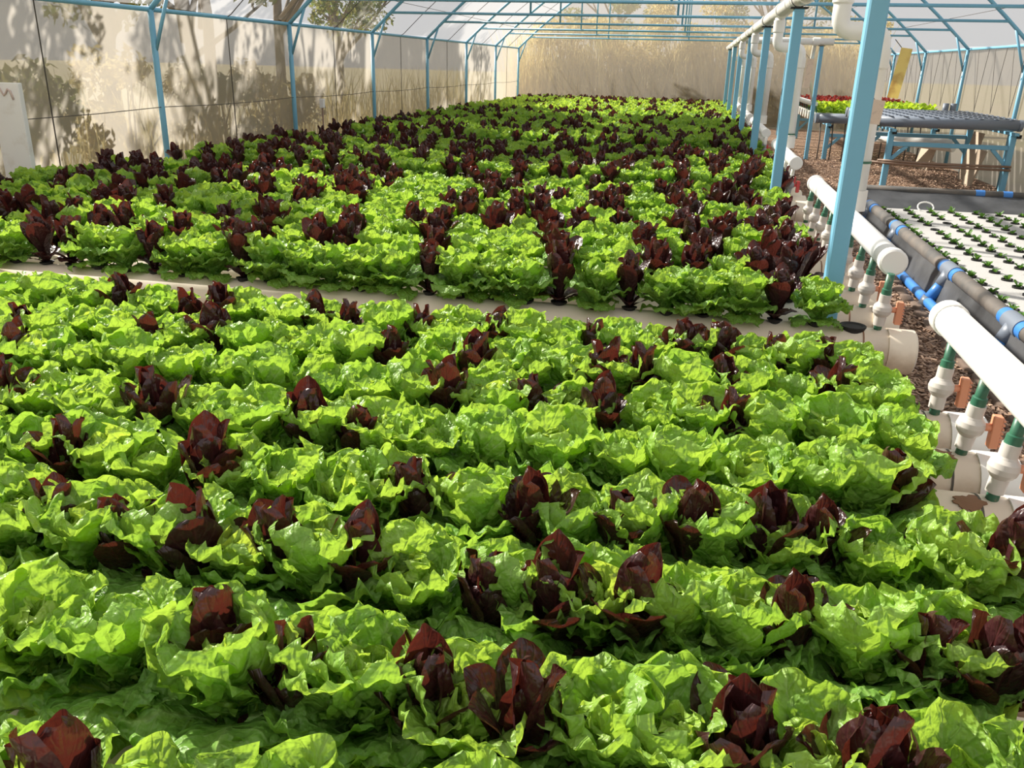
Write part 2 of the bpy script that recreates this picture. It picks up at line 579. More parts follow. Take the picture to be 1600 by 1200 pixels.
# wires and seams on the film
for i, dx in enumerate((0.5, 1.15, 1.9)):
    for s in (-1, 1):
        x = XC + s * (HALF - dx)
        o = MB().tube([(x, YF + 3.0 * q, arch_z(x) + 0.005) for q in range(10)], 0.004, 5).build('roof_wire', M['twine'], None, (x, YF, arch_z(x)))
        tag(o, 'thin dark wire under the roof film, %s from the %s eave' % (ORD[i + 1], 'left' if s < 0 else 'right'), 'wire', 'wires under the roof film')
o = MB().tube([(XL + 0.01, YF + 27 * i / 27, 1.09 - 0.02 * math.sin(math.pi * ((i + 0.0) % 3) / 3)) for i in range(28)], 0.004, 5).build('wall_wire', M['twine'], None, (XL, 0, 1.09))
tag(o, 'thin dark wire strung low along the left film wall', 'wire')
for q in range(2, 9):
    y = 3 * q + 0.45
    pts = [(XL - 0.012, y, 0.02), (XL - 0.012, y, EAVE)] + [(XL + d, y, arch_z(XL + d) - 0.012) for d in (0.05, 0.4, 0.8, 1.3, 1.9, 2.6)]
    o = MB().tube(pts, 0.006, 5).build('film_seam', M['twine'], None, (XL, y, 0))
    tag(o, 'thin dark seam up the left film between posts, %s from the far end' % ORD[9 - q], 'seam', 'seams in the left film')
rng = random.Random(5)
for q in range(5, 9):
    for h in range(3):
        y = 3 * q - 1.0 + 0.45 + h * 0.85
        x = XR - 0.06
        o = MB().tube([(x, y, EAVE - 0.02), (x + 0.02, y - 0.32, 1.02), (x, y - 0.55, EAVE - 0.02)], 0.0045, 5).build('support_string', M['twine'], None, (x, y, EAVE))
        tag(o, 'slack dark string on the right wall, %s in the %s bay from far end' % (ORD[3 - h], ORD[9 - q]), 'string', 'strings hanging along the right wall')

# ------------------------------------------------------------------ centre posts and overhead pipe
POSTX = 0.685
POSTY = [0.74 + 3.262 * n for n in range(1, 8)]
for i, y in enumerate(POSTY):
    t = thing('support_post', (POSTX, y, 0), 'square blue support post under the overhead pipe, %s' % ('nearest to the camera' if i == 0 else ordinal(i + 1) + ' one counting from the nearest'), 'post', 'square blue posts beside the beds')
    MB().box((POSTX, y, 1.012), (0.078, 0.078, 2.02)).build('shaft', M['blue_steel'], t)
    MB().box((POSTX, y, 2.028), (0.13, 0.085, 0.012)).build('cap_plate', M['black_plastic'], t)
t = thing('overhead_pipe', (POSTX, 0.5, 2.1), 'long white supply pipe lying on top of the blue posts', 'pipe')
MB().tube([(POSTX, 0.5, 2.098), (POSTX, 25.2, 2.098)], 0.062, 20).build('pipe', M['pvc'], t)
for q in range(13):
    y = 1.2 + q * 1.9
    MB().lathe((POSTX, y, 2.098), (0, 1, 0), [(-0.09, 0.062), (-0.09, 0.071), (0.05, 0.071), (0.06, 0.062)], 20).build('coupling', M['pvc'], t)
for i, y in enumerate(POSTY):
    MB().lathe((POSTX, y + 0.02, 2.098), (0, 1, 0), [(-0.008, 0.062), (-0.008, 0.066), (0.008, 0.066), (0.008, 0.062)], 20).build('tie_strap', M['black_plastic'], t)


def elbow(p, a, b, r, n=5):
    """points that round the corner p between directions a (incoming) and b (outgoing)"""
    p, a, b = Vector(p), Vector(a).normalized(), Vector(b).normalized()
    out = []
    for i in range(n + 1):
        s = i / n
        q0, q2 = p - a * r, p + b * r
        out.append(q0 * (1 - s) ** 2 + p * 2 * s * (1 - s) + q2 * s * s)
    return out


MANX = 0.885
BLOCKS = [dict(rows=[0.40, 0.70, 1.0, 1.3, 1.6, 1.9, 2.2, 2.49, 2.8]),
          dict(rows=[3.78 + 0.345 * k for k in range(9)]),
          dict(rows=[7.62 + 0.35 * k for k in range(8)]),
          dict(rows=[11.45 + 0.35 * k for k in range(9)]),
          dict(rows=[15.3 + 0.35 * k for k in range(9)]),
          dict(rows=[19.15 + 0.35 * k for k in range(9)]),
          dict(rows=[23.0 + 0.35 * k for k in range(8)])]
for b in BLOCKS:
    for i, y in enumerate(b['rows']):
        for py in POSTY:
            d = y - py
            if abs(d) < 0.15:
                b['rows'][i] = py + math.copysign(0.152, d)
BNAME = ['front', 'second', 'third', 'fourth', 'fifth', 'sixth', 'farthest']
CH_Z, CH_R = 0.446, 0.094
CH_TOP = CH_Z + CH_R
X0, PITCH, XEND = 0.76, 0.162, -5.02

# white drop lines from the overhead pipe to each manifold
drop_y = [5.0, 8.95, 12.8, 16.6, 20.4]
for i, y in enumerate(drop_y):
    t = thing('downpipe', (POSTX, y, 2.1), 'white downpipe with a double bend, feeding the manifold of the %s bed' % BNAME[i + 1], 'pipe', 'white downpipes with double bends')
    z1 = 1.785
    pts = [(POSTX, y, 2.04)] + elbow((POSTX, y, z1), (0, 0, -1), (1, 0, 0), 0.07)
    xm = MANX + (0.03 if i else 0.02)
    pts += elbow((xm + 0.0, y, z1), (1, 0, 0), (0, 0, -1), 0.07) + [(xm, y, 0.90)]
    MB().tube(pts, 0.046, 16).build('pipe', M['pvc_clean'], t)
    MB().lathe((POSTX, y, 1.98), (0, 0, -1), [(-0.04, 0.046), (-0.04, 0.054), (0.06, 0.054), (0.07, 0.046)]).build('socket', M['pvc_clean'], t)
    MB().lathe((xm, y, 1.66), (0, 0, -1), [(-0.04, 0.046), (-0.04, 0.053), (0.05, 0.053), (0.06, 0.046)]).build('socket', M['pvc_clean'], t)
    MB().lathe((xm, y, 0.93), (0, 0, -1), [(-0.05, 0.046), (-0.05, 0.057), (0.06, 0.057)]).build('tee', M['pvc'], t)
    if i < 2:
        MB().lathe((xm, y, 1.0 if i else 1.13), (0, 0, -1), [(-0.006, 0.046), (-0.006, 0.05), (0.006, 0.05), (0.006, 0.046)]).build('green_tie', M['green_pipe'], t)

# cards on the near downpipes
xm = MANX + 0.02
for (nm, y0, x0, z0, w, h, mat, lab, tl) in (
        ('hanging_card', 4.92, xm + 0.085, 1.585, 0.055, 0.24, M['card_yellow'], 'narrow yellow card hanging beside the nearest white downpipe', 0.12),
        ('paper_tag', 4.93, xm - 0.0, 1.395, 0.075, 0.12, M['card_beige'], 'small beige paper label tied to the nearest white downpipe', 0.1),
        ('hanging_card', 8.92, MANX + 0.115, 1.56, 0.06, 0.26, M['card_beige'], 'pale narrow card hanging beside the second white downpipe', 0.05)):
    t = thing(nm, (x0, y0 - 0.05, z0), lab, 'card')
    mt = Matrix.Rotation(tl, 3, 'Y')
    MB().box((x0, y0 - 0.056, z0), (w, 0.003, h), mat=mt).build('sheet', mat, t)
    MB().tube([(x0, y0 - 0.053, z0 + h / 2 - 0.01), (x0 - 0.045, y0 - 0.04, z0 + h / 2 + 0.04)], 0.002, 5).build('tie', M['twine'], t)

# ------------------------------------------------------------------ growing channels, manifolds, drop valves
rowinfo = []
for bi, b in enumerate(BLOCKS):
    for ri, y in enumerate(b['rows']):
        lab = 'cream tubular growing channel under lettuces, %s row, %s bed' % (ORD[ri + 1], BNAME[bi])
        t = thing('growing_channel', (XEND, y, CH_Z), lab, 'channel', 'growing channels of the lettuce beds')
        MB().tube([(XEND, y, CH_Z), (0.93, y, CH_Z)], CH_R, 24).build('tube', M['channel'], t)
        MB().lathe((0.93, y, CH_Z), (1, 0, 0), [(-0.025, CH_R), (-0.025, CH_R + .005), (0.085, CH_R + 0.005), (0.094, CH_R - 0.006), (0.094, 0.0)], 28).build('end_cap', M['channel'] if bi else M['pvc_clean'], t)
        if bi <= 1:
            # seam ring round the joint and dried nutrient stain below the valve
            MB().lathe((0.80 if bi else 0.83, y, CH_Z), (1, 0, 0), [(-0.003, CH_R), (-0.003, CH_R + .0015), (0.003, CH_R + .0015), (0.003, CH_R)], 28).build('joint_ring', M['rust'] if bi else M['twine'], t)
        rowinfo.append((bi, ri, y))

man_range = [(0.25, 2.96), (3.8, 6.5), (7.85, 9.9), (11.5, 14.3), (15.3, 18.0), (19.1, 21.9)]
for bi, (y0, y1) in enumerate(man_range):
    t = thing('manifold_pipe', (MANX, y0, 0.83), 'fat white manifold pipe along the capped ends of the %s bed' % BNAME[bi], 'pipe', 'white manifold pipes')
    MB().tube([(MANX, y0 + 0.02, 0.83), (MANX, y1 - 0.02, 0.83)], 0.052, 20).build('pipe', M['pvc_clean'], t)
    for (e, s) in ((y0, 1), (y1, -1)):
        MB().lathe((MANX, e, 0.83), (0, s, 0), [(0.0, 0.0), (0.0, 0.050), (0.006, 0.058), (0.06, 0.058), (0.06, 0.052)], 24).build('end_cap', M['pvc_clean'], t)


def drop_valve(bi, ri, y):
    red = bi >= 2
    lab = '%s drop pipe with a %s valve into row %s, %s bed' % ('pale' if red else 'green', 'grey' if red else 'pale', ORD[ri + 1].replace('first', 'one').replace('second', 'two').replace('third', 'three').replace('fourth', 'four').replace('fifth', 'five').replace('sixth', 'six').replace('seventh', 'seven').replace('eighth', 'eight').replace('ninth', 'nine'), BNAME[bi])
    rr = random.Random(bi * 31 + ri)
    xb = 0.862
    xt = MANX + rr.uniform(-0.012, 0.012)
    t = thing('drop_valve', (xb, y, CH_TOP), lab, 'valve', 'drop valves of the %s bed' % BNAME[bi])
    top, bot = Vector((xt, y + rr.uniform(-.02, .02), 0.79)), Vector((xb, y, CH_TOP - 0.012))
    L = top - bot
    P = lambda s: bot + L * s
    pm = M['pvc'] if red else M['green_pipe']
    vm = M['valve_grey'] if red else M['valve']
    MB().tube([P(0), P(0.2)], 0.0165, 14).build('stub', M['green_pipe'] if not red else M['pvc'], t)
    MB().tube([P(0.5), P(1.0)], 0.0165, 14).build('drop_pipe', pm, t)
    MB().lathe(P(0.55), L, [(-0.02, 0.021), (0.05, 0.021), (0.053, 0.0165)], 16).build('sleeve', pm, t)
    ln = L.length
    MB().lathe(P(0.12), L, [(0, 0.012), (0, 0.0235), (0.042, 0.0245), (0.048, 0.03), (0.058, 0.037), (0.073, 0.040), (0.088, 0.037), (0.098, 0.028), (0.105, 0.0245), (0.14, 0.0245), (0.14, 0.012)], 18).build('valve_body', vm, t)
    h = M['red'] if red else M['orange']
    hc = P(0.12) + L.normalized() * 0.072
    hb = MB()
    hb.tube([hc + Vector((0.028, 0, 0)), hc + Vector((0.058, 0, 0))], 0.012, 10)
    hb.box(hc + Vector((0.068, 0, -0.012)), (0.026, 0.03, 0.10))
    for q in range(-3, 4):
        hb.box(hc + Vector((0.083, 0, -0.012 + q * 0.013)), (0.007, 0.032, 0.006))
    hb.build('handle', h, t)


for bi, b in enumerate(BLOCKS[:5]):
    for ri, y in enumerate(b['rows']):
        if man_range[bi][0] - 0.12 < y < man_range[bi][1] + 0.05:
            drop_valve(bi, ri, y)

# rust scabs round two of the near valves
for (y, lab) in ((2.49, 'flaking rusty stain beside the valve on the eighth front channel'), (2.2, 'flaking rusty stain beside the valve on the seventh front channel')):
    mb = MB()
    rr = random.Random(int(y * 100))
    n = 26
    vs_ = []
    for j in range(n):
        w = 2 * math.pi * j / n
        ra = 0.03 * (0.7 + 0.6 * rr.random())
        dx, ang = 1.3 * ra * math.cos(w), (0.55 + 1.6 * ra * math.sin(w) / CH_R)
        for rad in (CH_R + 0.0005, CH_R + 0.0035):
            vs_.append((0.80 + dx, y - rad * math.sin(ang * 0.6), CH_Z + rad * math.cos(ang * 0.6)))
    fs_ = [(2 * j, 2 * ((j + 1) % n), 2 * ((j + 1) % n) + 1, 2 * j + 1) for j in range(n)] + [tuple(2 * j + 1 for j in range(n))]
    o = mb.add(vs_, fs_, False).build('rust_stain', M['rust'], None, (0.8, y, CH_TOP))
    tag(o, lab, 'stain')

# low trestles carrying the channels
for bi, b in enumerate(BLOCKS):
    ya, yb = b['rows'][0] - 0.12, b['rows'][-1] + 0.12
    for xi, x in enumerate((-4.6, -1.9, 0.45)):
        t = thing('bed_trestle', (x, ya, 0), 'low blue trestle under the channels of the %s bed, %s' % (BNAME[bi], ('by the left wall', 'in the middle', 'by the capped ends')[xi]), 'trestle', 'trestles under the lettuce beds')
        MB().box((x, (ya + yb) / 2, CH_Z - CH_R - 0.027), (0.05, yb - ya, 0.05)).build('beam', M['blue_steel'], t)
        for y in (ya + 0.1, yb - 0.1):
            MB().box((x, y, (CH_Z - CH_R - 0.052) / 2), (0.05, 0.05, CH_Z - CH_R - 0.052)).build('leg', M['blue_steel'], t)


# ------------------------------------------------------------------ lettuce leaves
def sm(x):
    x = np.clip(x, 0, 1)
    return x * x * (3 - 2 * x)


def leaf(rg, L, W, th0, th1, cup, A, nu, nv, lam=0.048, shape='green', age=0.0, r0=0.01, twist=0.0):
    v = 1 - (1 - np.linspace(0, 1, nv)) ** 1.4
    u = np.linspace(-1, 1, nu)
    U, V = np.meshgrid(u, v)
    if shape == 'green':
        w = W * (0.2 + 0.8 * sm(V / 0.62)) * np.where(V > 0.6, np.sqrt(np.clip(1 - ((V - 0.6) / 0.412) ** 2, 0.03, 1)), 1)
    elif shape == 'red':
        w = W * (0.26 + 0.74 * sm((V - 0.05) / 0.62)) * np.where(V > 0.68, np.sqrt(np.clip(1 - ((V - 0.68) / 0.327) ** 2, 0.02, 1)), 1)
    else:
        w = W * (0.12 + 0.88 * sm(V / 0.7)) * np.where(V > 0.66, np.sqrt(np.clip(1 - ((V - 0.66) / 0.38) ** 2, 0.03, 1)), 1)
    Ve = V - (0.05 if shape == 'green' else 0.02) * U ** 2 * sm((V - 0.4) / 0.6)
    ds = 1.0 / 60
    s = np.arange(61) * ds
    th = th0 + (th1 - th0) * s ** 1.5
    cr = r0 + np.concatenate([[0], np.cumsum(np.sin(th[:-1]) * ds)]) * L
    cz = np.concatenate([[0], np.cumsum(np.cos(th[:-1]) * ds)]) * L
    rr = np.interp(Ve, s, cr)
    zz = np.interp(Ve, s, cz)
    tt = np.interp(Ve, s, th)
    X = U * w
    Y = V * L
    e = np.maximum(np.abs(U), (V - 0.42) / 0.58)
    e = np.clip(e, 0, 1) ** 1.5
    d = np.zeros_like(X)
    for k in range(4):
        a = rg.uniform(0, 2 * np.pi)
        l = lam * (1.5, 0.75, 0.52, 0.4)[k]
        am = (1.0, 0.75, 0.7, 0.55)[k]
        d += am * np.sin(2 * np.pi * (X * np.cos(a) + Y * np.sin(a)) / l + rg.uniform(0, 6.28))
    disp = cup * W * U ** 2 + A * e * d * 0.62
    # a lengthwise fold keeps the midrib sunk
    disp += -0.004 * np.exp(-(U / 0.16) ** 2) * (1 - V)
    X = X * (1 - 0.12 * cup) + A * 0.35 * e * np.sin(2 * np.pi * Y / (lam * 0.9) + rg.uniform(0, 6.28)) * np.sign(U)
    nr, nz = -np.cos(tt), np.sin(tt)
    P = np.stack([rr + disp * nr, X, zz + disp * nz + A * 0.4 * e * np.sin(2 * np.pi * X / (lam * 0.8) + rg.uniform(0, 6.28))], -1).reshape(-1, 3)
    ct, st = np.cos(twist), np.sin(twist)
    i = np.arange(nv - 1)[:, None] * nu + np.arange(nu - 1)[None]
    F = np.stack([i, i + 1, i + nu + 1, i + nu], -1).reshape(-1, 4)
    rnd = rg.uniform()
    D = np.stack([np.clip(np.full(U.shape, age) + 0.25 * (V - 0.5), 0, 1), np.full(U.shape, rnd), U * 0.5 + 0.5, V], -1).reshape(-1, 4)
    return P, F, D


def rotz(P, a):
    c, s = np.cos(a), np.sin(a)
    return np.stack([P[:, 0] * c - P[:, 1] * s, P[:, 0] * s + P[:, 1] * c, P[:, 2]], -1)


def join(parts):
    o = 0
    Ps, Fs, Ds = [], [], []
    for P, F, D in parts:
        Ps.append(P)
        Fs.append(F + o)
        Ds.append(D)
        o += len(P)
    return np.concatenate(Ps), np.concatenate(Fs), np.concatenate(Ds)


def leaf_mesh(name, data, mat):
    P, F, D = data
    me = bpy.data.meshes.new(name)
    me.vertices.add(len(P))
    me.vertices.foreach_set('co', P.astype(np.float32).ravel())
    k = F.shape[1]
    me.loops.add(F.size)
    me.loops.foreach_set('vertex_index', F.astype(np.int32).ravel())
    me.polygons.add(len(F))
    me.polygons.foreach_set('loop_start', (np.arange(len(F)) * k).astype(np.int32))
    me.polygons.foreach_set('use_smooth', np.ones(len(F), bool))
    at = me.attributes.new('leafdata', 'FLOAT_COLOR', 'POINT')
    at.data.foreach_set('color', D.astype(np.float32).ravel())
    me.materials.append(mat)
    me.update(calc_edges=True)
    me.validate()
    return me


GA = 2.39996


def green_plant(seed, lod):
    rg = np.random.default_rng(seed)
    nu, nv = ((21, 21), (11, 11), (5, 5))[lod]
    no, nm, ni = ((6, 6, 9), (7, 7, 7), (5, 4, 3))[lod]
    wf = (1.14, 1.0, 1.0)[lod]
    A = (0.0125, 0.013, 0.016)[lod]
    outer, heart = [], []
    a = rg.uniform(0, 6.28)
    for k in range(no):
        P, F, D = leaf(rg, rg.uniform(.15, .19), wf * rg.uniform(.072, .092), R(rg.uniform(22, 44)), R(rg.uniform(66, 132)), rg.uniform(-.1, .25), A * rg.uniform(.8, 1.2), nu, nv, lam=.058, age=rg.uniform(0, .15))
        outer.append((rotz(P, a + 2 * np.pi * k / no + rg.uniform(-.25, .25)), F, D))
    for k in range((5, 4, 2)[lod]):
        P, F, D = leaf(rg, rg.uniform(.10, .135), rg.uniform(.045, .06), R(rg.uniform(48, 72)), R(rg.uniform(115, 160)), rg.uniform(-.2, .1), A * .7, nu, nv, age=0.0)
        outer.append((rotz(P, a + .7 + GA * k), F, D))
    for k in range(nm):
        P, F, D = leaf(rg, rg.uniform(.18, .222), wf * rg.uniform(.060, .080), R(rg.uniform(6, 20)), R(rg.uniform(24, 66)), rg.uniform(.1, .45), A * rg.uniform(.8, 1.2), nu, nv, lam=.055, age=rg.uniform(.15, .5))
        outer.append((rotz(P, a + .4 + 2 * np.pi * k / nm + rg.uniform(-.3, .3)), F, D))
    for k in range(ni):
        P, F, D = leaf(rg, rg.uniform(.12, .17), rg.uniform(.040, .058), R(rg.uniform(0, 10)), R(rg.uniform(-5, 40)), rg.uniform(.2, .6), A * rg.uniform(.7, 1.1), max(5, nu - 2), max(5, nv - 2), lam=.042, age=rg.uniform(.55, 1))
        heart.append((rotz(P, a + GA * k), F, D))
    return join(outer), join(heart)


def red_plant(seed, lod, tall=1.0):
    rg = np.random.default_rng(seed)
    nu, nv = ((11, 14), (7, 9), (5, 6))[lod]
    no, ni = ((6, 5), (5, 4), (4, 3))[lod]
    outer, heart = [], []
    a = rg.uniform(0, 6.28)
    for k in range(no):
        P, F, D = leaf(rg, tall * rg.uniform(.17, .225), rg.uniform(.044, .056), R(rg.uniform(8, 20)), R(rg.uniform(10, 60)), rg.uniform(.1, .4), .0032 * rg.uniform(.6, 1.4), nu, nv, lam=.075, shape='red', age=rg.uniform(0, .3))
        outer.append((rotz(P, a + 2 * np.pi * k / no + rg.uniform(-.3, .3)), F, D))
    for k in range((6, 4, 2)[lod]):
        P, F, D = leaf(rg, rg.uniform(.08, .13), rg.uniform(.03, .04), R(rg.uniform(30, 60)), R(rg.uniform(70, 140)), rg.uniform(.0, .3), .003, nu, nv, lam=.06, shape='red', age=rg.uniform(0, .3))
        outer.append((rotz(P, a + .5 + GA * k), F, D))
    for k in range(ni):
        P, F, D = leaf(rg, tall * rg.uniform(.20, .26), rg.uniform(.038, .048), R(rg.uniform(-2, 9)), R(rg.uniform(2, 26)), rg.uniform(.2, .5), .003, nu, nv, lam=.07, shape='red', age=rg.uniform(.5, 1), r0=.006)
        heart.append((rotz(P, a + GA * k), F, D))
    return join(outer), join(heart)


def variants(fn, n, lod, base, mat, nm, **k):
    out = []
    for i in range(n):
        o, h = fn(base + i, lod, **k)
        out.append((leaf_mesh(nm + '_outer', o, mat), leaf_mesh(nm + '_heart', h, mat), leaf_mesh(nm, join([o, h]), mat), join([o, h])))
    return out


G0 = variants(green_plant, 10, 0, 100, M['green'], 'green_lettuce')
G1 = variants(green_plant, 7, 1, 200, M['green'], 'green_lettuce')
G2 = variants(green_plant, 6, 2, 300, M['green'], 'green_lettuce')
R0s = variants(red_plant, 6, 0, 400, M['red_leaf'], 'red_lettuce', tall=0.98)
R0 = variants(red_plant, 6, 0, 450, M['red_leaf'], 'red_lettuce', tall=1.1)
R1 = variants(red_plant, 6, 1, 500, M['red_leaf'], 'red_lettuce', tall=1.08)
R2 = variants(red_plant, 5, 2, 600, M['red_leaf'], 'red_lettuce', tall=1.0)

pot = MB().lathe((0, 0, 0), (0, 0, 1), [(-0.03, 0.024), (0.004, 0.029), (0.004, 0.036), (0.010, 0.037), (0.010, 0.030), (0.0, 0.026), (0.0, 0.0)], 16)
pot_ob = pot.build('net_pot', M['black_plastic'])
POT = pot_ob.data
bpy.data.objects.remove(pot_ob)

# where the dark red heads stand out of the green in the nearest bed (measured as points on the bed)
RED_PX = [(180, 460), (340, 470), (490, 470), (545, 480), (300, 490), (235, 530), (325, 520), (40, 480), (30, 540), (605, 525), (655, 497), (770, 510), (925, 515),
          (950, 555), (1015, 560), (1080, 505), (1130, 545), (1210, 540), (1290, 550), (1310, 605), (1120, 610), (750, 560), (840, 600), (250, 650),
          (320, 690), (105, 680), (475, 645), (560, 670), (650, 715), (840, 730), (700, 630), (940, 650), (1140, 665), (985, 780), (1410, 735), (300, 770),
          (190, 760), (435, 825), (85, 840), (560, 880), (1075, 840), (1185, 860), (1275, 835), (1590, 880), (765, 910), (865, 940), (985, 955), (305, 930), (455, 980),
          (490, 1040), (670, 1100), (1235, 1000), (1435, 1020), (1545, 1060), (1375, 1110), (1180, 1110), (550, 1160), (820, 1190), (0, 600), (90, 1190)]


def unproject(px, py, z):
    x, y = (px - 800) / FPX, -(py - 600) / FPX
    d = [CAM_F[i] + x * CAM_R[i] + y * CAM_U[i] for i in range(3)]
    k = (z - CAM_POS[2]) / d[2]
    return CAM_POS[0] + d[0] * k, CAM_POS[1] + d[1] * k


front_red = []
rows0 = BLOCKS[0]['rows']
for px, py in RED_PX:
    x, y = unproject(px, py, 0.71)
    ri = min(range(len(rows0)), key=lambda i: abs(rows0[i] - y))
    x = unproject(px, py, 0.71)[0] + (rows0[ri] - y) * (x / max(y, .3))
    cand = (ri, x, rows0[ri])
    if not any(c[0] == ri and abs(c[1] - cand[1]) < 0.10 for c in front_red):
        front_red.append(cand)
second_red = set()
for px, py in ((30, 378), (60, 385), (370, 400), (665, 430), (975, 445), (1258, 475), (232, 372), (860, 415)):
    x, y = unproject(px, py, 0.70)
    second_red.add(round((X0 - x) / PITCH))

plants = []
rp = random.Random(77)
for bi, ri, y in rowinfo:
    off = 0.0 if ri % 2 == 0 else 0.07
    pr = (0.0, 0.38, 0.38, 0.30, 0.20, 0.12, 0.16)[bi]
    j = 0
    run = 0
    while True:
        x = X0 - PITCH * j - (off if j else 0)
        if x < XEND + 0.08 or j > 60:
            break
        if bi <= 1 and j == 0 and not (bi == 1 and ri == 0):
            j += 1
            continue
        if bi == 0:
            # a green head leans away from a red one standing close by
            for c in front_red:
                if c[0] == ri and abs(c[1] - x) < 0.082:
                    x = c[1] + math.copysign(0.082, x - c[1])
            kind = 'green'
        elif bi == 1 and ri == 0:
            kind = 'red' if j in second_red else 'green'
            if j == 0:
                kind = 'empty'
        else:
            if bi == 6 and ri in (4, 6):
                pr = 0.55
            kind = 'red' if rp.random() < (pr * 1.3 if run == 0 else pr * 0.8 if run == 1 else 0.0) else 'green'
            run = run + 1 if kind == 'red' else 0
        dx, dy = rp.uniform(-.012, .012), rp.uniform(-.008, .008)
        pos = (x + dx, y + dy, CH_TOP + 0.002)
        q = project((pos[0], pos[1], pos[2] + 0.12))
        sc, rot, var = rp.uniform(.9, 1.1), rp.uniform(0, 6.283), rp.randrange(1000)
        if q is not None and -140 < q[0] < 1800 and q[1] < 1420:
            if bi == 1 and kind == 'green':
                sc *= 1.07
            if bi == 0:
                sc *= 1.04
            plants.append(dict(b=bi, r=ri, j=j, kind=kind, pos=pos, q=q, sc=sc, rot=rot, var=var,
                               vis=(0 <= q[0] <= 1600 and 0 <= q[1] <= 1230)))
        j += 1
for ri, x, y in front_red:
    pos = (x, rows0[ri] + rp.uniform(-.02, .02), CH_TOP + 0.002)
    q = project((pos[0], pos[1], pos[2] + 0.12))
    if q is not None:
        plants.append(dict(b=0, r=ri, j=0, kind='red', pos=pos, q=q, sc=rp.uniform(.86, 1.06), rot=rp.uniform(0, 6.283), var=rp.randrange(1000),
                           vis=(0 <= q[0] <= 1600 and 0 <= q[1] <= 1230)))

# the 300 nearest of each kind are things of their own; the rest are one mass each
for kind in ('green', 'red'):
    ps = sorted([p for p in plants if p['kind'] == kind], key=lambda p: p['q'][2])
    vis = [p for p in ps if p['vis']]
    lim = vis[min(299, len(vis) - 1)]['q'][2]
    cnt = {}
    for p in sorted(ps, key=lambda p: -p['pos'][0]):
        if p['vis']:
            kk = (p['b'], p['r'])
            cnt[kk] = cnt.get(kk, 0) + 1
            p['n'] = cnt[kk]
    for p in ps:
        p['single'] = p['vis'] and p['q'][2] <= lim

SIZEW = lambda s: 'large ' if s > 1.05 else ('small ' if s < 0.95 else '')
for p in plants:
    if p['kind'] == 'empty' or not p['single']:
        continue
    g = p['kind'] == 'green'
    near = p['b'] == 0 or (p['b'] == 1 and p['r'] <= 1)
    if g:
        vs3 = (G0 if p['b'] == 0 or p['r'] == 0 else G1)
    else:
        vs3 = (R0s if p['b'] == 0 else R0 if (p['b'] == 1) else R1)
    V3 = vs3[p['var'] % len(vs3)]
    nm = 'green_lettuce' if g else 'red_lettuce'
    s = p['sc']
    o = bpy.data.objects.new(nm, V3[0] if near else V3[2])
    C.objects.link(o)
    o.location = (p['pos'][0], p['pos'][1], p['pos'][2] + 0.012)
    rx = (p['var'] % 17 - 8) / 8 * R(5)
    o.rotation_euler = (rx, (p['var'] % 13 - 6) / 6 * R(5), p['rot'])
    o.scale = (s, s, s)
    if near:
        h = bpy.data.objects.new('heart', V3[1])
        C.objects.link(h)
        h.parent = o
        k = bpy.data.objects.new('net_pot', POT)
        C.objects.link(k)
        k.parent = o
        k.location = (0, 0, -0.012)
    lab = '%s, %s %s one from right, %s row, %s bed' % (
        'green frilly lettuce' if g else 'dark red lettuce', ordinal(p['n']), 'green' if g else 'red', ORD[p['r'] + 1], BNAME[p['b']])
    tag(o, lab, 'lettuce', 'green frilly lettuces in the beds' if g else 'dark red lettuces in the beds')

for kind, lods, nm, mat in (('green', (G1, G2), 'green_lettuce_mass', M['green']), ('red', (R1, R2), 'red_lettuce_mass', M['red_leaf'])):
    for yellow in ((False, True) if kind == 'green' else (False,)):
        parts = []
        for p in plants:
            if p['kind'] != kind or p.get('single'):
                continue
            far = p['q'][2] > 11
            d = lods[1 if far else 0]
            P, F, D = d[p['var'] % len(d)][3]
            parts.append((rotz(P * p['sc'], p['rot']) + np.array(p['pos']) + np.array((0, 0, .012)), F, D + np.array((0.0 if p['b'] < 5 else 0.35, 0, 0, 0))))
        if yellow or not parts:
            continue
        o = bpy.data.objects.new(nm, leaf_mesh(nm, join(parts), mat))
        C.objects.link(o)
        tag(o, 'mass of small distant %s lettuces filling the beds towards the far wall' % ('green' if kind == 'green' else 'dark red'), 'lettuce', None, 'stuff')

# the one empty pot by the capped end of the second bed
y = BLOCKS[1]['rows'][0]
t = thing('empty_pot', (X0, y, CH_TOP), 'empty black planting pot sunk in the capped end of the bare cream channel', 'pot')
MB().lathe((X0, y, CH_TOP - 0.004), (0, 0, 1), [(-0.02, 0.050), (0.002, 0.054), (0.008, 0.057), (0.013, 0.056), (0.013, 0.049), (0.007, 0.040), (0.007, 0.0)], 24).build('cup', M['black_plastic'], t)

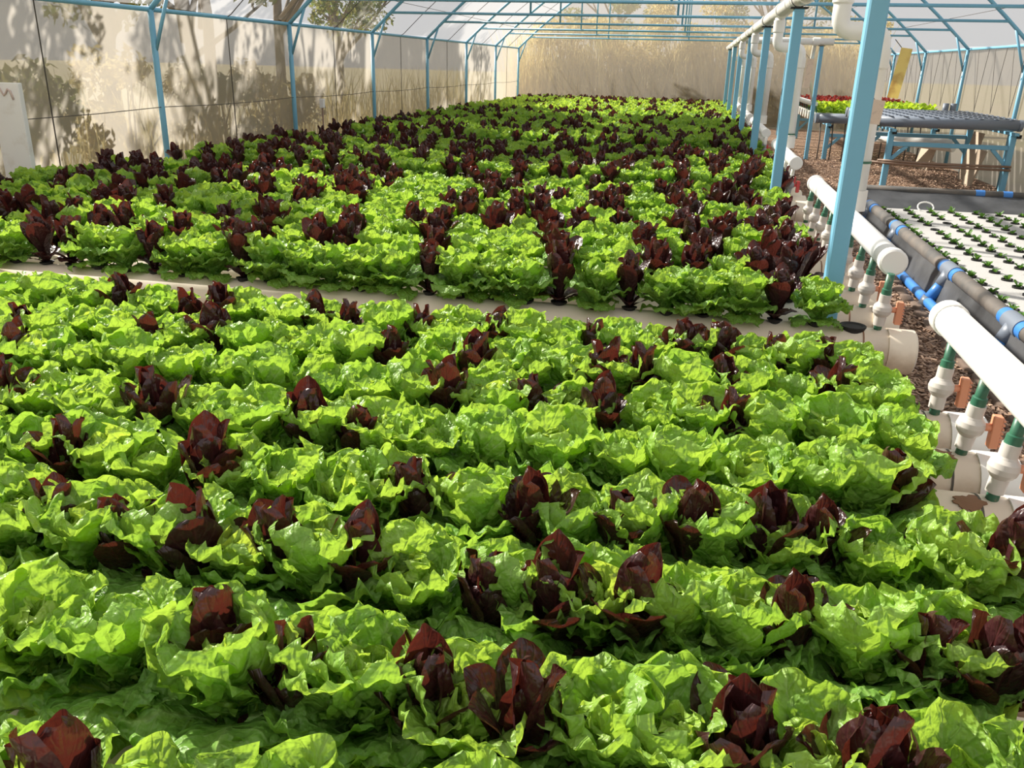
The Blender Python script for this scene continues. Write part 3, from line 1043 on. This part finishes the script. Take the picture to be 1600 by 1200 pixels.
# ------------------------------------------------------------------ seedling raft bed
RX0, RX1, RY0, RY1 = 1.90, 4.38, 2.6, 11.1
RZ = 0.262
t = thing('raft_bed', (RX0, RY0, 0), 'low raft bed with grey padded rail, blue pipe legs and dark liner', 'bed')
sl = MB()
sl.tube([(RX0, RY0, RZ), (RX0, RY1, RZ)], 0.050, 16)
sl.build('side_rail', M['foam_sleeve'], t)
MB().tube([(RX0, RY1, RZ), (RX1, RY1 - 0.04, RZ)], 0.043, 16).build('end_rail', M['foam_sleeve'], t)
MB().tube([(RX1, RY0, RZ), (RX1, RY1, RZ)], 0.043, 16).build('side_rail', M['foam_sleeve'], t)
for i, y in enumerate((3.6, 5.1, 6.45, 8.2, 9.5, 10.8)):
    tee = MB()
    tee.lathe((RX0, y, RZ), (0, 1, 0), [(-0.11, 0.05), (-0.11, 0.058), (0.11, 0.058), (0.11, 0.05)], 20)
    tee.tube([(RX0 - 0.0, y, RZ), (RX0 - 0.045, y, RZ - 0.105)], 0.056, 18)
    te = tee.build('tee_joint', M['grey_pvc'], t)
    for s in (-1, 1):
        MB().lathe((RX0, y + s * 0.15, RZ), (0, 1, 0), [(-0.042, 0.05), (-0.042, 0.0525), (0.042, 0.0525), (0.042, 0.05)], 20).build('blue_band', M['blue_pipe'], t)
    MB().tube([(RX0 - 0.03, y, RZ - 0.07), (RX0 - 0.118, y, 0.04)], 0.047, 18).build('leg', M['blue_pipe'], t)
    MB().tube([(RX0 - 0.108, y, 0.062), (RX0 - 0.135, y, 0.0)], 0.053, 16).build('foot', M['grey_pvc'], t)
MB().tube([(RX0 - 0.125, RY0, 0.036), (RX0 - 0.125, 10.9, 0.036)], 0.036, 16).build('base_pipe', M['blue_pipe'], t)
for x in (2.04, 3.38, 3.68):
    MB().lathe((x, RY1 - 0.04 * (x - RX0) / (RX1 - RX0), RZ), (1, 0, 0), [(-0.05, 0.043), (-0.05, 0.046), (0.05, 0.046), (0.05, 0.043)], 18).build('blue_band', M['blue_pipe'], t)
# liner: outside skirt, over the rail, down inside
ln = MB()
prof = [(-0.115, 0.01), (-0.095, 0.09), (-0.075, 0.17), (-0.05, RZ)]
ny = 60
rg = random.Random(9)
vs_ = []
for i in range(ny + 1):
    y = RY0 + (RY1 - RY0) * i / ny
    for k, (dx, z) in enumerate(prof):
        vs_.append((RX0 + dx + 0.02 + 0.006 * math.sin(y * 5 + k) + 0.004 * math.sin(y * 17 + 2 * k), y, z))
ln.add(vs_, [(i * 4 + k, (i + 1) * 4 + k, (i + 1) * 4 + k + 1, i * 4 + k + 1) for i in range(ny) for k in range(3)])
vs_ = []
for i in range(ny + 1):
    y = RY0 + (RY1 - RY0) * i / ny
    for k, (dx, z) in enumerate(((0.03, RZ), (0.06, 0.18), (0.09, 0.13), (0.12, 0.05))):
        vs_.append((RX0 + dx + 0.006 * math.sin(y * 6 + k), y, z))
ln.add(vs_, [(i * 4 + k, (i + 1) * 4 + k, (i + 1) * 4 + k + 1, i * 4 + k + 1) for i in range(ny) for k in range(3)])
vs_ = []
for i in range(31):
    x = RX0 + 0.03 + (RX1 - RX0 - 0.06) * i / 30
    for k, (dy, z) in enumerate(((-0.03, RZ), (-0.16 , 0.21), (-0.34, 0.15), (-0.50, 0.09), (-0.6, 0.05))):
        vs_.append((x, RY1 + dy + 0.02 * math.sin(x * 7 + k) * (k > 0), z + 0.006 * math.sin(x * 9 + 2 * k)))
ln.add(vs_, [(i * 5 + k, (i + 1) * 5 + k, (i + 1) * 5 + k + 1, i * 5 + k + 1) for i in range(30) for k in range(4)])
ln.add([(RX0 + .1, RY0, .052), (RX1, RY0, .052), (RX1, RY1 - .55, .052), (RX0 + .1, RY1 - .55, .052)], [(0, 1, 2, 3)])
ln.build('liner', M['liner'], t)

# white floating sheets with seedlings
PX0, PP = 2.20, 0.243
sheet_y = [(3.0, 5.44), (5.45, 7.89), (7.90, 10.54)]
for i, (ya, yb) in enumerate(sheet_y):
    o = MB().box(((2.06 + 4.30) / 2, (ya + yb) / 2, 0.092), (4.30 - 2.06, yb - ya, 0.05)).build('floating_sheet', M['polystyrene'], None, (2.06, ya, 0.067))
    tag(o, 'white polystyrene raft holding seedlings, %s' % ('nearest the camera', 'in the middle of the bed', 'at the far end of the bed')[i], 'raft', 'white floating rafts')


def seedling_mesh(seed):
    rg = np.random.default_rng(seed)
    n = int(rg.integers(4, 8))
    ps = []
    for k in range(n):
        P, F, D = leaf(rg, rg.uniform(.04, .075), rg.uniform(.012, .019), R(rg.uniform(15, 45)), R(rg.uniform(45, 100)), .3, .002, 5, 6, lam=.03, shape='seed', age=rg.uniform(0, 1), r0=.004)
        ps.append((rotz(P, rg.uniform(0, .6) + 2 * np.pi * k / n), F, D))
    return leaf_mesh('seedling', join(ps), M['seed_leaf'])


SEED = [seedling_mesh(900 + i) for i in range(8)]
cup = MB().lathe((0, 0, 0), (0, 0, 1), [(-0.002, 0.022), (-0.002, 0.041), (0.013, 0.043), (0.013, 0.037), (0.004, 0.033), (0.004, 0.0)], 14)
cup_ob = cup.build('pot', M['black_plastic'])
CUP = cup_ob.data
bpy.data.objects.remove(cup_ob)
rs = random.Random(21)
for ci in range(9):
    for rj in range(30):
        x = PX0 + PP * ci + rs.uniform(-.01, .01)
        y = 10.40 - PP * rj - 0.03 * (ci % 3) + rs.uniform(-.015, .015)
        q = project((x, y, 0.15))
        miss = rs.random()
        sc, ro, sv = rs.uniform(.65, 1.15), rs.uniform(0, 6.28), rs.randrange(8)
        if y < 3.1 or q is None or q[0] > 1625 or q[0] < 0 or q[1] > 800 or x > 4.25:
            continue
        empty = miss < 0.06
        nm = 'empty_pot' if empty else 'seedling'
        if empty:
            o = bpy.data.objects.new('empty_pot', CUP)
        else:
            o = bpy.data.objects.new('seedling', SEED[sv])
        C.objects.link(o)
        o.location = (x, y, 0.1185)
        o.rotation_euler = (0, 0, ro)
        if empty:
            tag(o, 'empty black pot in the raft, %s column from the rail, %s from far end' % (ORD[ci + 1], ordinal(rj + 1)), 'pot', 'pots without seedlings in the rafts')
        else:
            o.scale = (sc, sc, sc)
            k = bpy.data.objects.new('pot', CUP)
            C.objects.link(k)
            k.parent = o
            k.scale = (1 / sc, 1 / sc, 1 / sc)
            tag(o, 'small green seedling in the raft, %s column from the rail, %s from far end' % (ORD[ci + 1], ordinal(rj + 1)), 'seedling', 'seedlings in the white rafts')
# pale ring lying at the far end of the raft
o = MB().tube([(2.66 + .085 * math.cos(a * .3), 10.46 + .05 * math.sin(a * .3), .16 + .05 * math.sin(a * .3)) for a in range(22)], 0.009, 8).build('plastic_ring', M['pvc_clean'], None, (2.66, 10.46, .12))
tag(o, 'white plastic ring leaning at the far end of the raft', 'ring')

# stones along the bed
rs = random.Random(4)
y = 3.2
i = 0
while y < 7.6:
    L = rs.uniform(0.16, 0.3)
    mb = MB()
    vs_, n1, n2 = [], 12, 7
    ph = [rs.uniform(0, 6) for _ in range(4)]
    for a in range(n2 + 1):
        la = -math.pi / 2 + math.pi * a / n2
        for c in range(n1):
            lo = 2 * math.pi * c / n1
            d = Vector((math.cos(la) * math.cos(lo), math.cos(la) * math.sin(lo), math.sin(la)))
            f = 1 + 0.12 * math.sin(3 * d.x + ph[0]) + 0.12 * math.sin(4 * d.y + ph[1]) + 0.1 * math.sin(5 * d.z + ph[2])
            d = Vector([math.copysign(abs(w) ** 0.7, w) for w in d])
            vs_.append((1.665 + d.x * 0.045 * f + 0.01 * math.sin(ph[3]), y + L / 2 + d.y * L * 0.5 * f * 0.93, 0.016 + d.z * 0.028 * f))
    mb.add(vs_, [(a * n1 + c, a * n1 + (c + 1) % n1, (a + 1) * n1 + (c + 1) % n1, (a + 1) * n1 + c) for a in range(n2) for c in range(n1)])
    o = mb.build('edging_stone', M['stone'], None, (1.665, y + L / 2, 0))
    i += 1
    tag(o, 'brown edging stone beside the raft bed, %s from the near end' % ordinal(i), 'stone', 'edging stones along the raft bed')
    y += L + rs.uniform(0.02, 0.06)

# ------------------------------------------------------------------ bench with grey channels
def bench(y0, y1, x0, x1, ztop, lab):
    t = thing('steel_bench', (x0, y0, 0), lab, 'bench', 'blue bench frames')
    bs = M['blue_steel']
    for y in (y0, y1):
        for x in (x0, x1):
            MB().box((x, y, ztop / 2), (0.08, 0.08, ztop)).build('leg', bs, t)
            s = 1 if x == x0 else -1
            mt = Matrix.Rotation(-s * R(45), 3, 'Y')
            MB().box((x + s * 0.13, y, ztop - 0.30), (0.05, 0.04, 0.30), mat=Matrix.Rotation(s * R(45), 3, 'Y')).build('brace', bs, t)
        MB().box(((x0 + x1) / 2, y, ztop - 0.17), (x1 - x0, 0.05, 0.06)).build('cross_beam', bs, t)
    for x in (x0, x1):
        MB().box((x, (y0 + y1) / 2, ztop + 0.02), (0.06, y1 - y0 + 0.3, 0.04)).build('side_beam', bs, t)
        for y in (y0, y1):
            MB().box((x + (0.03 if x == x0 else 0.06), y - 0.06, ztop - 0.01), (0.06, 0.02, 0.05)).build('end_plug', M['black_plastic'], t)
    return t


bench(13.4, 15.4, 2.76, 4.36, 0.80, 'blue steel bench frame under the empty grey channels, right of the downpipe')
for k in range(11):
    y = 13.38 + 0.26 * k
    t = thing('grey_channel', (2.52, y, 0.94), 'empty grey growing channel on the blue bench, %s from the front' % ORD[k + 1], 'channel', 'empty grey channels on the bench')
    MB().tube([(2.52, y, 0.935), (4.42, y, 0.935)], 0.075, 18).build('tube', M['grey_pvc'], t)
    for s, x in ((1, 2.5), (-1, 4.44)):
        MB().lathe((x, y, 0.935), (s, 0, 0), [(0, 0), (0, 0.072), (0.01, 0.08), (0.05, 0.08), (0.05, 0.075)], 18).build('end_cap', M['grey_pvc'], t)
    for h in range(9):
        x = 2.7 + 0.2 * h
        MB().lathe((x, y, 1.004), (0, 0, 1), [(0, 0.022), (0, 0.040), (0.010, 0.040), (0.010, 0.032), (0.002, 0.028), (0.002, 0)], 12).build('hole_rim', M['grey_pvc'], t)
# green hose end on the first grey channel
o = MB().tube([(2.40, 13.33, 0.93), (2.47, 13.30, 0.94), (2.53, 13.28, 0.915), (2.56, 13.29, 0.87)], 0.015, 8).build('hose_end', M['green_pipe'], None, (2.5, 13.3, 0.9))
tag(o, 'short green hose end at the front left of the grey channels', 'hose')
for k in range(2):
    z = 0.345 + 0.035 * k
    o = MB().tube([(2.50 + .12 * k, 13.335, z + .03 - .01 * k), (3.3, 13.33, z), (4.40, 13.335, z - 0.01 + .01 * k)], 0.018, 8).build('cane', M['pole'], None, (2.5, 13.33, z))
    tag(o, 'long brown cane tied across the bench legs, %s one' % ('lower', 'upper')[k], 'cane')
for k in range(2):
    o = MB().tube([(4.2 + 0.12 * k, 16.5, 0.9), (4.2 + 0.12 * k, 16.5, 1.11)], 0.05, 14).build('pipe_stub', M['grey_pvc'], None, (4.2 + .12 * k, 16.5, .9))
    tag(o, 'grey upright pipe stub behind the empty channels, %s of the pair' % ('left', 'right')[k], 'pipe')
o = MB().tube([(3.1, 17.0, 0.5), (4.3, 15.9, 0.45)], 0.1, 16).build('drain_pipe', M['pvc'], None, (3.1, 17, 0.5))
tag(o, 'fat pale drain pipe sloping under the bench', 'pipe')
for k, (x, y, w, h, ang) in enumerate(((4.18, 14.2, 0.25, 0.55, .25), (4.3, 14.9, 0.3, 0.75, .15), (4.0, 16.4, 0.5, 0.4, .2))):
    mt = Matrix.Rotation(ang, 3, 'Y') @ Matrix.Rotation(0.2, 3, 'Z')
    o = MB().box((x, y, h / 2 * math.cos(ang)), (0.03, w, h), mat=mt).build('leaning_board', M['board'], None, (x, y, 0))
    tag(o, 'weathered board leaning under the bench by the right wall, %s' % ('narrow one in front', 'tall one', 'wide low one behind')[k], 'board', 'boards under the bench')

# far bench with yellow and maroon lettuces
bench(17.4, 22.6, 2.45, 4.3, 0.62, 'blue steel bench frame under the distant yellow and maroon lettuces')
for k in range(13):
    y = 17.35 + 0.42 * k
    grey = k == 0
    t = thing('grey_channel' if grey else 'white_channel', (2.2, y, 0.76), ('grey growing channel at the front of the distant bench' if grey else 'white growing channel under the maroon and yellow lettuces, %s from the front' % ORD[k]), 'channel', None if grey else 'white channels on the distant bench')
    MB().tube([(2.2, y, 0.755), (4.40, y, 0.755)], 0.075 if not grey else 0.09, 16).build('tube', M['grey_pvc'] if grey else M['pvc'], t)
    MB().lathe((2.19, y, 0.755), (1, 0, 0), [(0, 0), (0, 0.08 if not grey else .095), (0.06, 0.08 if not grey else .095)], 16).build('end_cap', M['grey_pvc'] if grey else M['pvc'], t)
Y2 = variants(green_plant, 4, 2, 700, M['yellow_green'], 'yellow_lettuce')
M2 = variants(green_plant, 4, 2, 720, M['maroon_leaf'], 'maroon_lettuce')
rs = random.Random(8)
for k in range(1, 13):
    y = 17.35 + 0.42 * k
    yel = k <= 4
    for j in range(10):
        x = 2.36 + 0.21 * j
        if x > 4.35:
            break
        V = (Y2 if yel else M2)[rs.randrange(4)]
        o = bpy.data.objects.new('yellow_lettuce' if yel else 'maroon_lettuce', V[2])
        C.objects.link(o)
        o.location = (x, y, 0.83)
        o.rotation_euler = (0, 0, rs.uniform(0, 6.28))
        s = rs.uniform(.9, 1.15)
        o.scale = (s, s, s)
        tag(o, ('pale yellow-green lettuce on the distant bench, %s row, %s from left' if yel else 'maroon leafy lettuce on the distant bench, %s row, %s from left') % (ORD[k if yel else k - 4], ORD[j + 1]), 'lettuce', 'yellow lettuces on the distant bench' if yel else 'maroon lettuces on the distant bench')
# pipes round the far bench
t = thing('bench_manifold', (2.1, 17.6, 1.02), 'white manifold pipe along the near edge of the distant bench', 'pipe')
MB().tube([(2.22, 17.9, 0.98), (2.22, 22.5, 0.98)], 0.05, 14).build('pipe', M['pvc_clean'], t)
for k in range(12):
    y = 17.77 + 0.42 * k
    MB().tube([(2.22, min(y, 22.4), 0.95), (2.25, min(y, 22.4), 0.80)], 0.014, 8).build('drop_pipe', M['green_pipe'], t)
for (y, nm) in ((17.2, 'nearest'), (20.4, 'second'), (23.6, 'third')):
    t = thing('bench_post', (2.18, y, 0), 'slim square blue post carrying pipes at the distant bench, %s' % nm, 'post', 'blue posts of the distant bench')
    MB().box((2.1, y, 1.0), (0.07, 0.07, 2.0)).build('shaft', M['blue_steel'], t)
    MB().box((2.1, y, 2.005), (0.11, 0.08, 0.012)).build('cap_plate', M['black_plastic'], t)
t = thing('cross_pipe', (POSTX, 17.2, 2.07), 'white horizontal pipe bridging from the overhead pipe to the distant bench', 'pipe')
MB().tube([(POSTX + .06, 17.2, 2.075), (2.30, 17.2, 2.075)], 0.06, 16).build('pipe', M['pvc_clean'], t)
MB().lathe((2.0, 17.2, 2.075), (1, 0, 0), [(-.06, .06), (-.06, .07), (.06, .07), (.06, .06)], 16).build('coupling', M['pvc_clean'], t)
MB().tube(elbow((1.98, 17.27, 2.0), (0, 0, -1), (0, 0, -1), .03) + [(1.98, 17.5, 1.5), (2.2, 18.2, 1.03)], 0.035, 12).build('branch_pipe', M['pvc'], t)
# thin drains under the far bench
for k in range(9):
    x = 2.3 + 0.22 * k
    o = MB().tube([(x, 17.35, 0.67), (x + .02, 17.33, 0.35), (x + .01, 17.3, 0.0)], 0.012, 7).build('drain_tube', M['twine'], None, (x, 17.3, 0))
    tag(o, 'thin dark drain tube hanging under the distant bench, %s from the left' % ORD[k + 1], 'tube', 'drain tubes under the distant bench')

# white panel at the left wall
t = thing('white_board', (-4.98, 5.8, 0), 'white board standing by the left film wall, beyond the lettuces', 'board')
mb = MB().box((-5.12, 5.80, 0.68), (0.24, 0.05, 1.36), rz=R(4))
mb.build('panel', M['white_board'], t)
MB().tube([(-5.20 + .15 * q / 8, 5.766 + .010 * q / 8, 1.30 + (0.05 if q < 5 else 0.05 - 0.035 * (q - 4)) * math.sin(q * .8 + .6)) for q in range(9)], 0.008, 6).build('red_mark', M['pink'], t)
o = MB().box((-5.1, 11.5, 1.0), (0.06, 0.06, 0.12)).build('white_tag', M['white_board'], None, (-5.1, 11.5, 0.94))
tag(o, 'tiny white block poking up at the left wall among the dark lettuces', 'block')
o2 = MB().tube([(-5.1, 11.5, 0.0), (-5.1, 11.5, 0.95)], 0.012, 7).build('stake', M['pole'], o)

# wood chips
rg = np.random.default_rng(3)
nchip = 34000
zone = rg.uniform(0, 1, nchip)
cx = np.where(zone < .45, rg.uniform(0.9, 1.72, nchip), rg.uniform(0.9, 4.45, nchip))
cy = np.where(zone < .45, rg.uniform(1.4, 11, nchip), rg.uniform(10.9, 19, nchip))
L_ = rg.uniform(.022, .052, nchip)
W_ = rg.uniform(.008, .016, nchip)
T_ = rg.uniform(.003, .007, nchip)
az = rg.uniform(0, np.pi, nchip)
el = rg.normal(0, .28, nchip)
cz = rg.uniform(.004, .024, nchip)
base = np.array([(-1, -1, -1), (1, -1, -1), (1, 1, -1), (-1, 1, -1), (-1, -1, 1), (1, -1, 1), (1, 1, 1), (-1, 1, 1)], float)
lx = base[None, :, 0] * L_[:, None] * .5 * np.where(base[None, :, 1] > 0, 1, .8)
ly = base[None, :, 1] * W_[:, None] * .5
lz = base[None, :, 2] * T_[:, None] * .5
x1 = lx * np.cos(el)[:, None] - lz * np.sin(el)[:, None]
z1 = lx * np.sin(el)[:, None] + lz * np.cos(el)[:, None]
Pc = np.stack([x1 * np.cos(az)[:, None] - ly * np.sin(az)[:, None] + cx[:, None], x1 * np.sin(az)[:, None] + ly * np.cos(az)[:, None] + cy[:, None], z1 + cz[:, None]], -1).reshape(-1, 3)
fb = np.array([(0, 3, 2, 1), (4, 5, 6, 7), (0, 1, 5, 4), (1, 2, 6, 5), (2, 3, 7, 6), (3, 0, 4, 7)])
Fc = (np.arange(nchip)[:, None, None] * 8 + fb[None]).reshape(-1, 4)
Dc = np.zeros((nchip * 8, 4))
Dc[:, 1] = np.repeat(rg.uniform(0, 1, nchip), 8)
cm = leaf_mesh('wood_chips', (Pc, Fc, Dc), M['chip'])
cm.polygons.foreach_set('use_smooth', np.zeros(len(Fc), bool))
o = bpy.data.objects.new('wood_chips', cm)
C.objects.link(o)
tag(o, 'loose brown wood chips covering the path by the benches and raft bed', 'wood chips', None, 'stuff')


# ------------------------------------------------------------------ outside plants
def leaf_cloud(rg, centers, radii, n, size):
    c = rg.integers(0, len(centers), n)
    d = rg.normal(0, 1, (n, 3))
    d /= np.linalg.norm(d, axis=1)[:, None]
    rad = rg.uniform(0.25, 1, n) ** 0.5
    P0 = np.asarray(centers)[c] + d * (np.asarray(radii)[c] * rad)[:, None] * np.array((1, 1, .8))
    a = rg.normal(0, 1, (n, 3))
    a /= np.linalg.norm(a, axis=1)[:, None]
    b = np.cross(a, rg.normal(0, 1, (n, 3)))
    b /= np.linalg.norm(b, axis=1)[:, None]
    s = size * rg.uniform(.6, 1.3, n)[:, None]
    Q = np.stack([P0 - a * s, P0 + b * s * .45, P0 + a * s, P0 - b * s * .45], 1).reshape(-1, 3)
    F = np.arange(n * 4).reshape(-1, 4)
    D = np.zeros((n * 4, 4))
    D[:, 1] = np.repeat(rg.uniform(0, 1, n), 4)
    return Q, F, D


def tree(x, y, h, spread, seed, label, nleaf=5200, low=0.22, mat='tree_leaf', size=0.075):
    rg = np.random.default_rng(seed)
    rr = random.Random(seed)
    t = thing('tree', (x, y, 0), label, 'tree', 'trees outside the left wall')
    tr = MB()
    top = Vector((x + rr.uniform(-.4, .4), y + rr.uniform(-.4, .4), h * .62))
    tr.tube([(x, y, -.03), (x + rr.uniform(-.1, .1), y + rr.uniform(-.1, .1), h * .25), top], .1, 10, rr=[.13, .1, .06])
    cs, rd = [], []
    for k in range(13):
        a = rr.uniform(0, 6.28)
        z0 = h * rr.uniform(low, .55)
        st = Vector((x, y, 0)).lerp(top, min(1, z0 / top.z))
        st.z = z0
        en = Vector((x + math.cos(a) * spread * rr.uniform(.5, 1), y + math.sin(a) * spread * rr.uniform(.5, 1), z0 + h * rr.uniform(.1, .42)))
        md = st.lerp(en, .5) + Vector((rr.uniform(-.15, .15), rr.uniform(-.15, .15), rr.uniform(-.1, .2)))
        tr.tube([st, md, en], .05, 7, rr=[.055, .035, .012])
        for e in range(3):
            e2 = en + Vector((rr.uniform(-.5, .5), rr.uniform(-.5, .5), rr.uniform(-.2, .4)))
            tr.tube([md.lerp(en, rr.uniform(.2, .9)), e2], .015, 5, rr=[.02, .006])
            cs.append(tuple(e2 - Vector((x, y, 0))))
            rd.append(rr.uniform(.25, .55) * spread / 1.8)
    tr.build('trunk', M['bark'], t)
    me = leaf_mesh('crown', leaf_cloud(rg, cs, rd, nleaf, size), M[mat])
    me.polygons.foreach_set('use_smooth', np.zeros(len(me.polygons), bool))
    o = bpy.data.objects.new('crown', me)
    C.objects.link(o)
    o.parent = t


tree(-7.6, 6.6, 4.6, 1.5, 11, 'leafy tree outside the left film wall, between the white board and the first wall post', 3000)
tree(-7.4, 10.2, 5.0, 1.6, 12, 'leafy tree outside the left film wall, left of the first blue wall post', 3000)
tree(-8.0, 13.0, 6.2, 1.9, 13, 'spreading tree outside the left film wall, by the second blue wall post', 5200)
tree(-9.2, 15.6, 9.0, 2.9, 14, 'tall tree outside the left film wall, by the third blue wall post', 24000, size=0.095)
tree(-9.4, 19.0, 9.2, 2.9, 15, 'tall tree outside the left film wall, by the fourth blue wall post', 24000, size=0.095)
tree(-9.6, 23.0, 5.6, 1.7, 16, 'small tree outside the left film wall, near the far end', 3600)
tree(-3.5, 37.0, 6.2, 2.2, 17, 'broad tree behind the far end wall, left of its middle', 6000, mat='tree_leaf')
tree(2.8, 38.5, 6.8, 2.4, 18, 'broad tree behind the far end wall, right of its middle', 6000, mat='tree_leaf')


def bush(x, y, h, w, seed, label, mat, n=2200):
    rg = np.random.default_rng(seed)
    t = thing('bush', (x, y, 0), label, 'bush', 'dry bushes outside the greenhouse')
    st = MB()
    rr = random.Random(seed)
    cs, rd = [], []
    for k in range(12):
        e = Vector((x + rr.uniform(-w, w), y + rr.uniform(-w, w) * .5, h * rr.uniform(.4, 1)))
        st.tube([(x + rr.uniform(-.15, .15), y, -.02), (x + (e.x - x) * .5, y, e.z * .6), e], .012, 5, rr=[.02, .012, .005])
        cs.append((e.x - x, e.y - y, e.z - .1))
        rd.append(w * .45)
    st.build('stems', M['bark'], t)
    me = leaf_mesh('foliage', leaf_cloud(rg, cs, rd, n, .06), M[mat])
    o = bpy.data.objects.new('foliage', me)
    C.objects.link(o)
    o.parent = t


bx = [(-4.6, 27.6, 2.3), (-3.3, 27.9, 2.0), (-2.0, 27.5, 2.5), (-0.8, 28.0, 2.2), (0.4, 27.6, 2.6), (1.6, 27.9, 2.3), (2.9, 27.6, 2.4), (4.1, 27.8, 2.1)]
for i, (x, y, h) in enumerate(bx):
    bush(x, y + 0.5, h * 1.4, .9, 50 + i, 'dry yellowish bush behind the far end wall, %s from the left' % ORD[i + 1], 'dry_leaf', 3000)
for i, y in enumerate((7.2, 9.0, 10.9, 12.6)):
    bush(-6.3, y, 1.5 + .2 * (i % 2), .55, 70 + i, 'scrubby bush close outside the left film wall, %s from the near end' % ORD[i + 1], 'dry_leaf' if i % 2 else 'tree_leaf', 1300)
# dry grass behind the end wall and along the left wall
rg = np.random.default_rng(31)
n = 9000
gx = np.where(np.arange(n) < 7000, rg.uniform(-6, 5, n), rg.uniform(-7.3, -6.0, n))
gy = np.where(np.arange(n) < 7000, rg.uniform(27.3, 29.0, n), rg.uniform(4, 26, n))
gh = np.where(np.arange(n) < 7000, rg.uniform(.9, 3.0, n), rg.uniform(.4, 1.5, n))
a = rg.uniform(0, 6.28, n)
ln_ = rg.normal(0, .16, (n, 2)) * gh[:, None]
w = .009
P0 = np.stack([gx, gy, np.full(n, -.02)], 1)
side = np.stack([np.cos(a), np.sin(a), np.zeros(n)], 1) * w
mid = P0 + np.stack([ln_[:, 0] * .35, ln_[:, 1] * .35, gh * .6], 1)
tip = P0 + np.stack([ln_[:, 0], ln_[:, 1], gh], 1)
Q = np.stack([P0 - side, P0 + side, mid + side, mid - side, tip + side * .2, tip - side * .2], 1).reshape(-1, 3)
F = (np.arange(n)[:, None, None] * 6 + np.array([(0, 1, 2, 3), (3, 2, 4, 5)])[None]).reshape(-1, 4)
D = np.zeros((n * 6, 4))
D[:, 1] = np.repeat(rg.uniform(0, 1, n), 6)
o = bpy.data.objects.new('dry_grass', leaf_mesh('dry_grass', (Q, F, D), M['dry_leaf']))
C.objects.link(o)
tag(o, 'tall dry yellow grass outside the film walls', 'grass', None, 'stuff')

for o in bpy.data.objects:
    if '_base' in o:
        del o['_base']
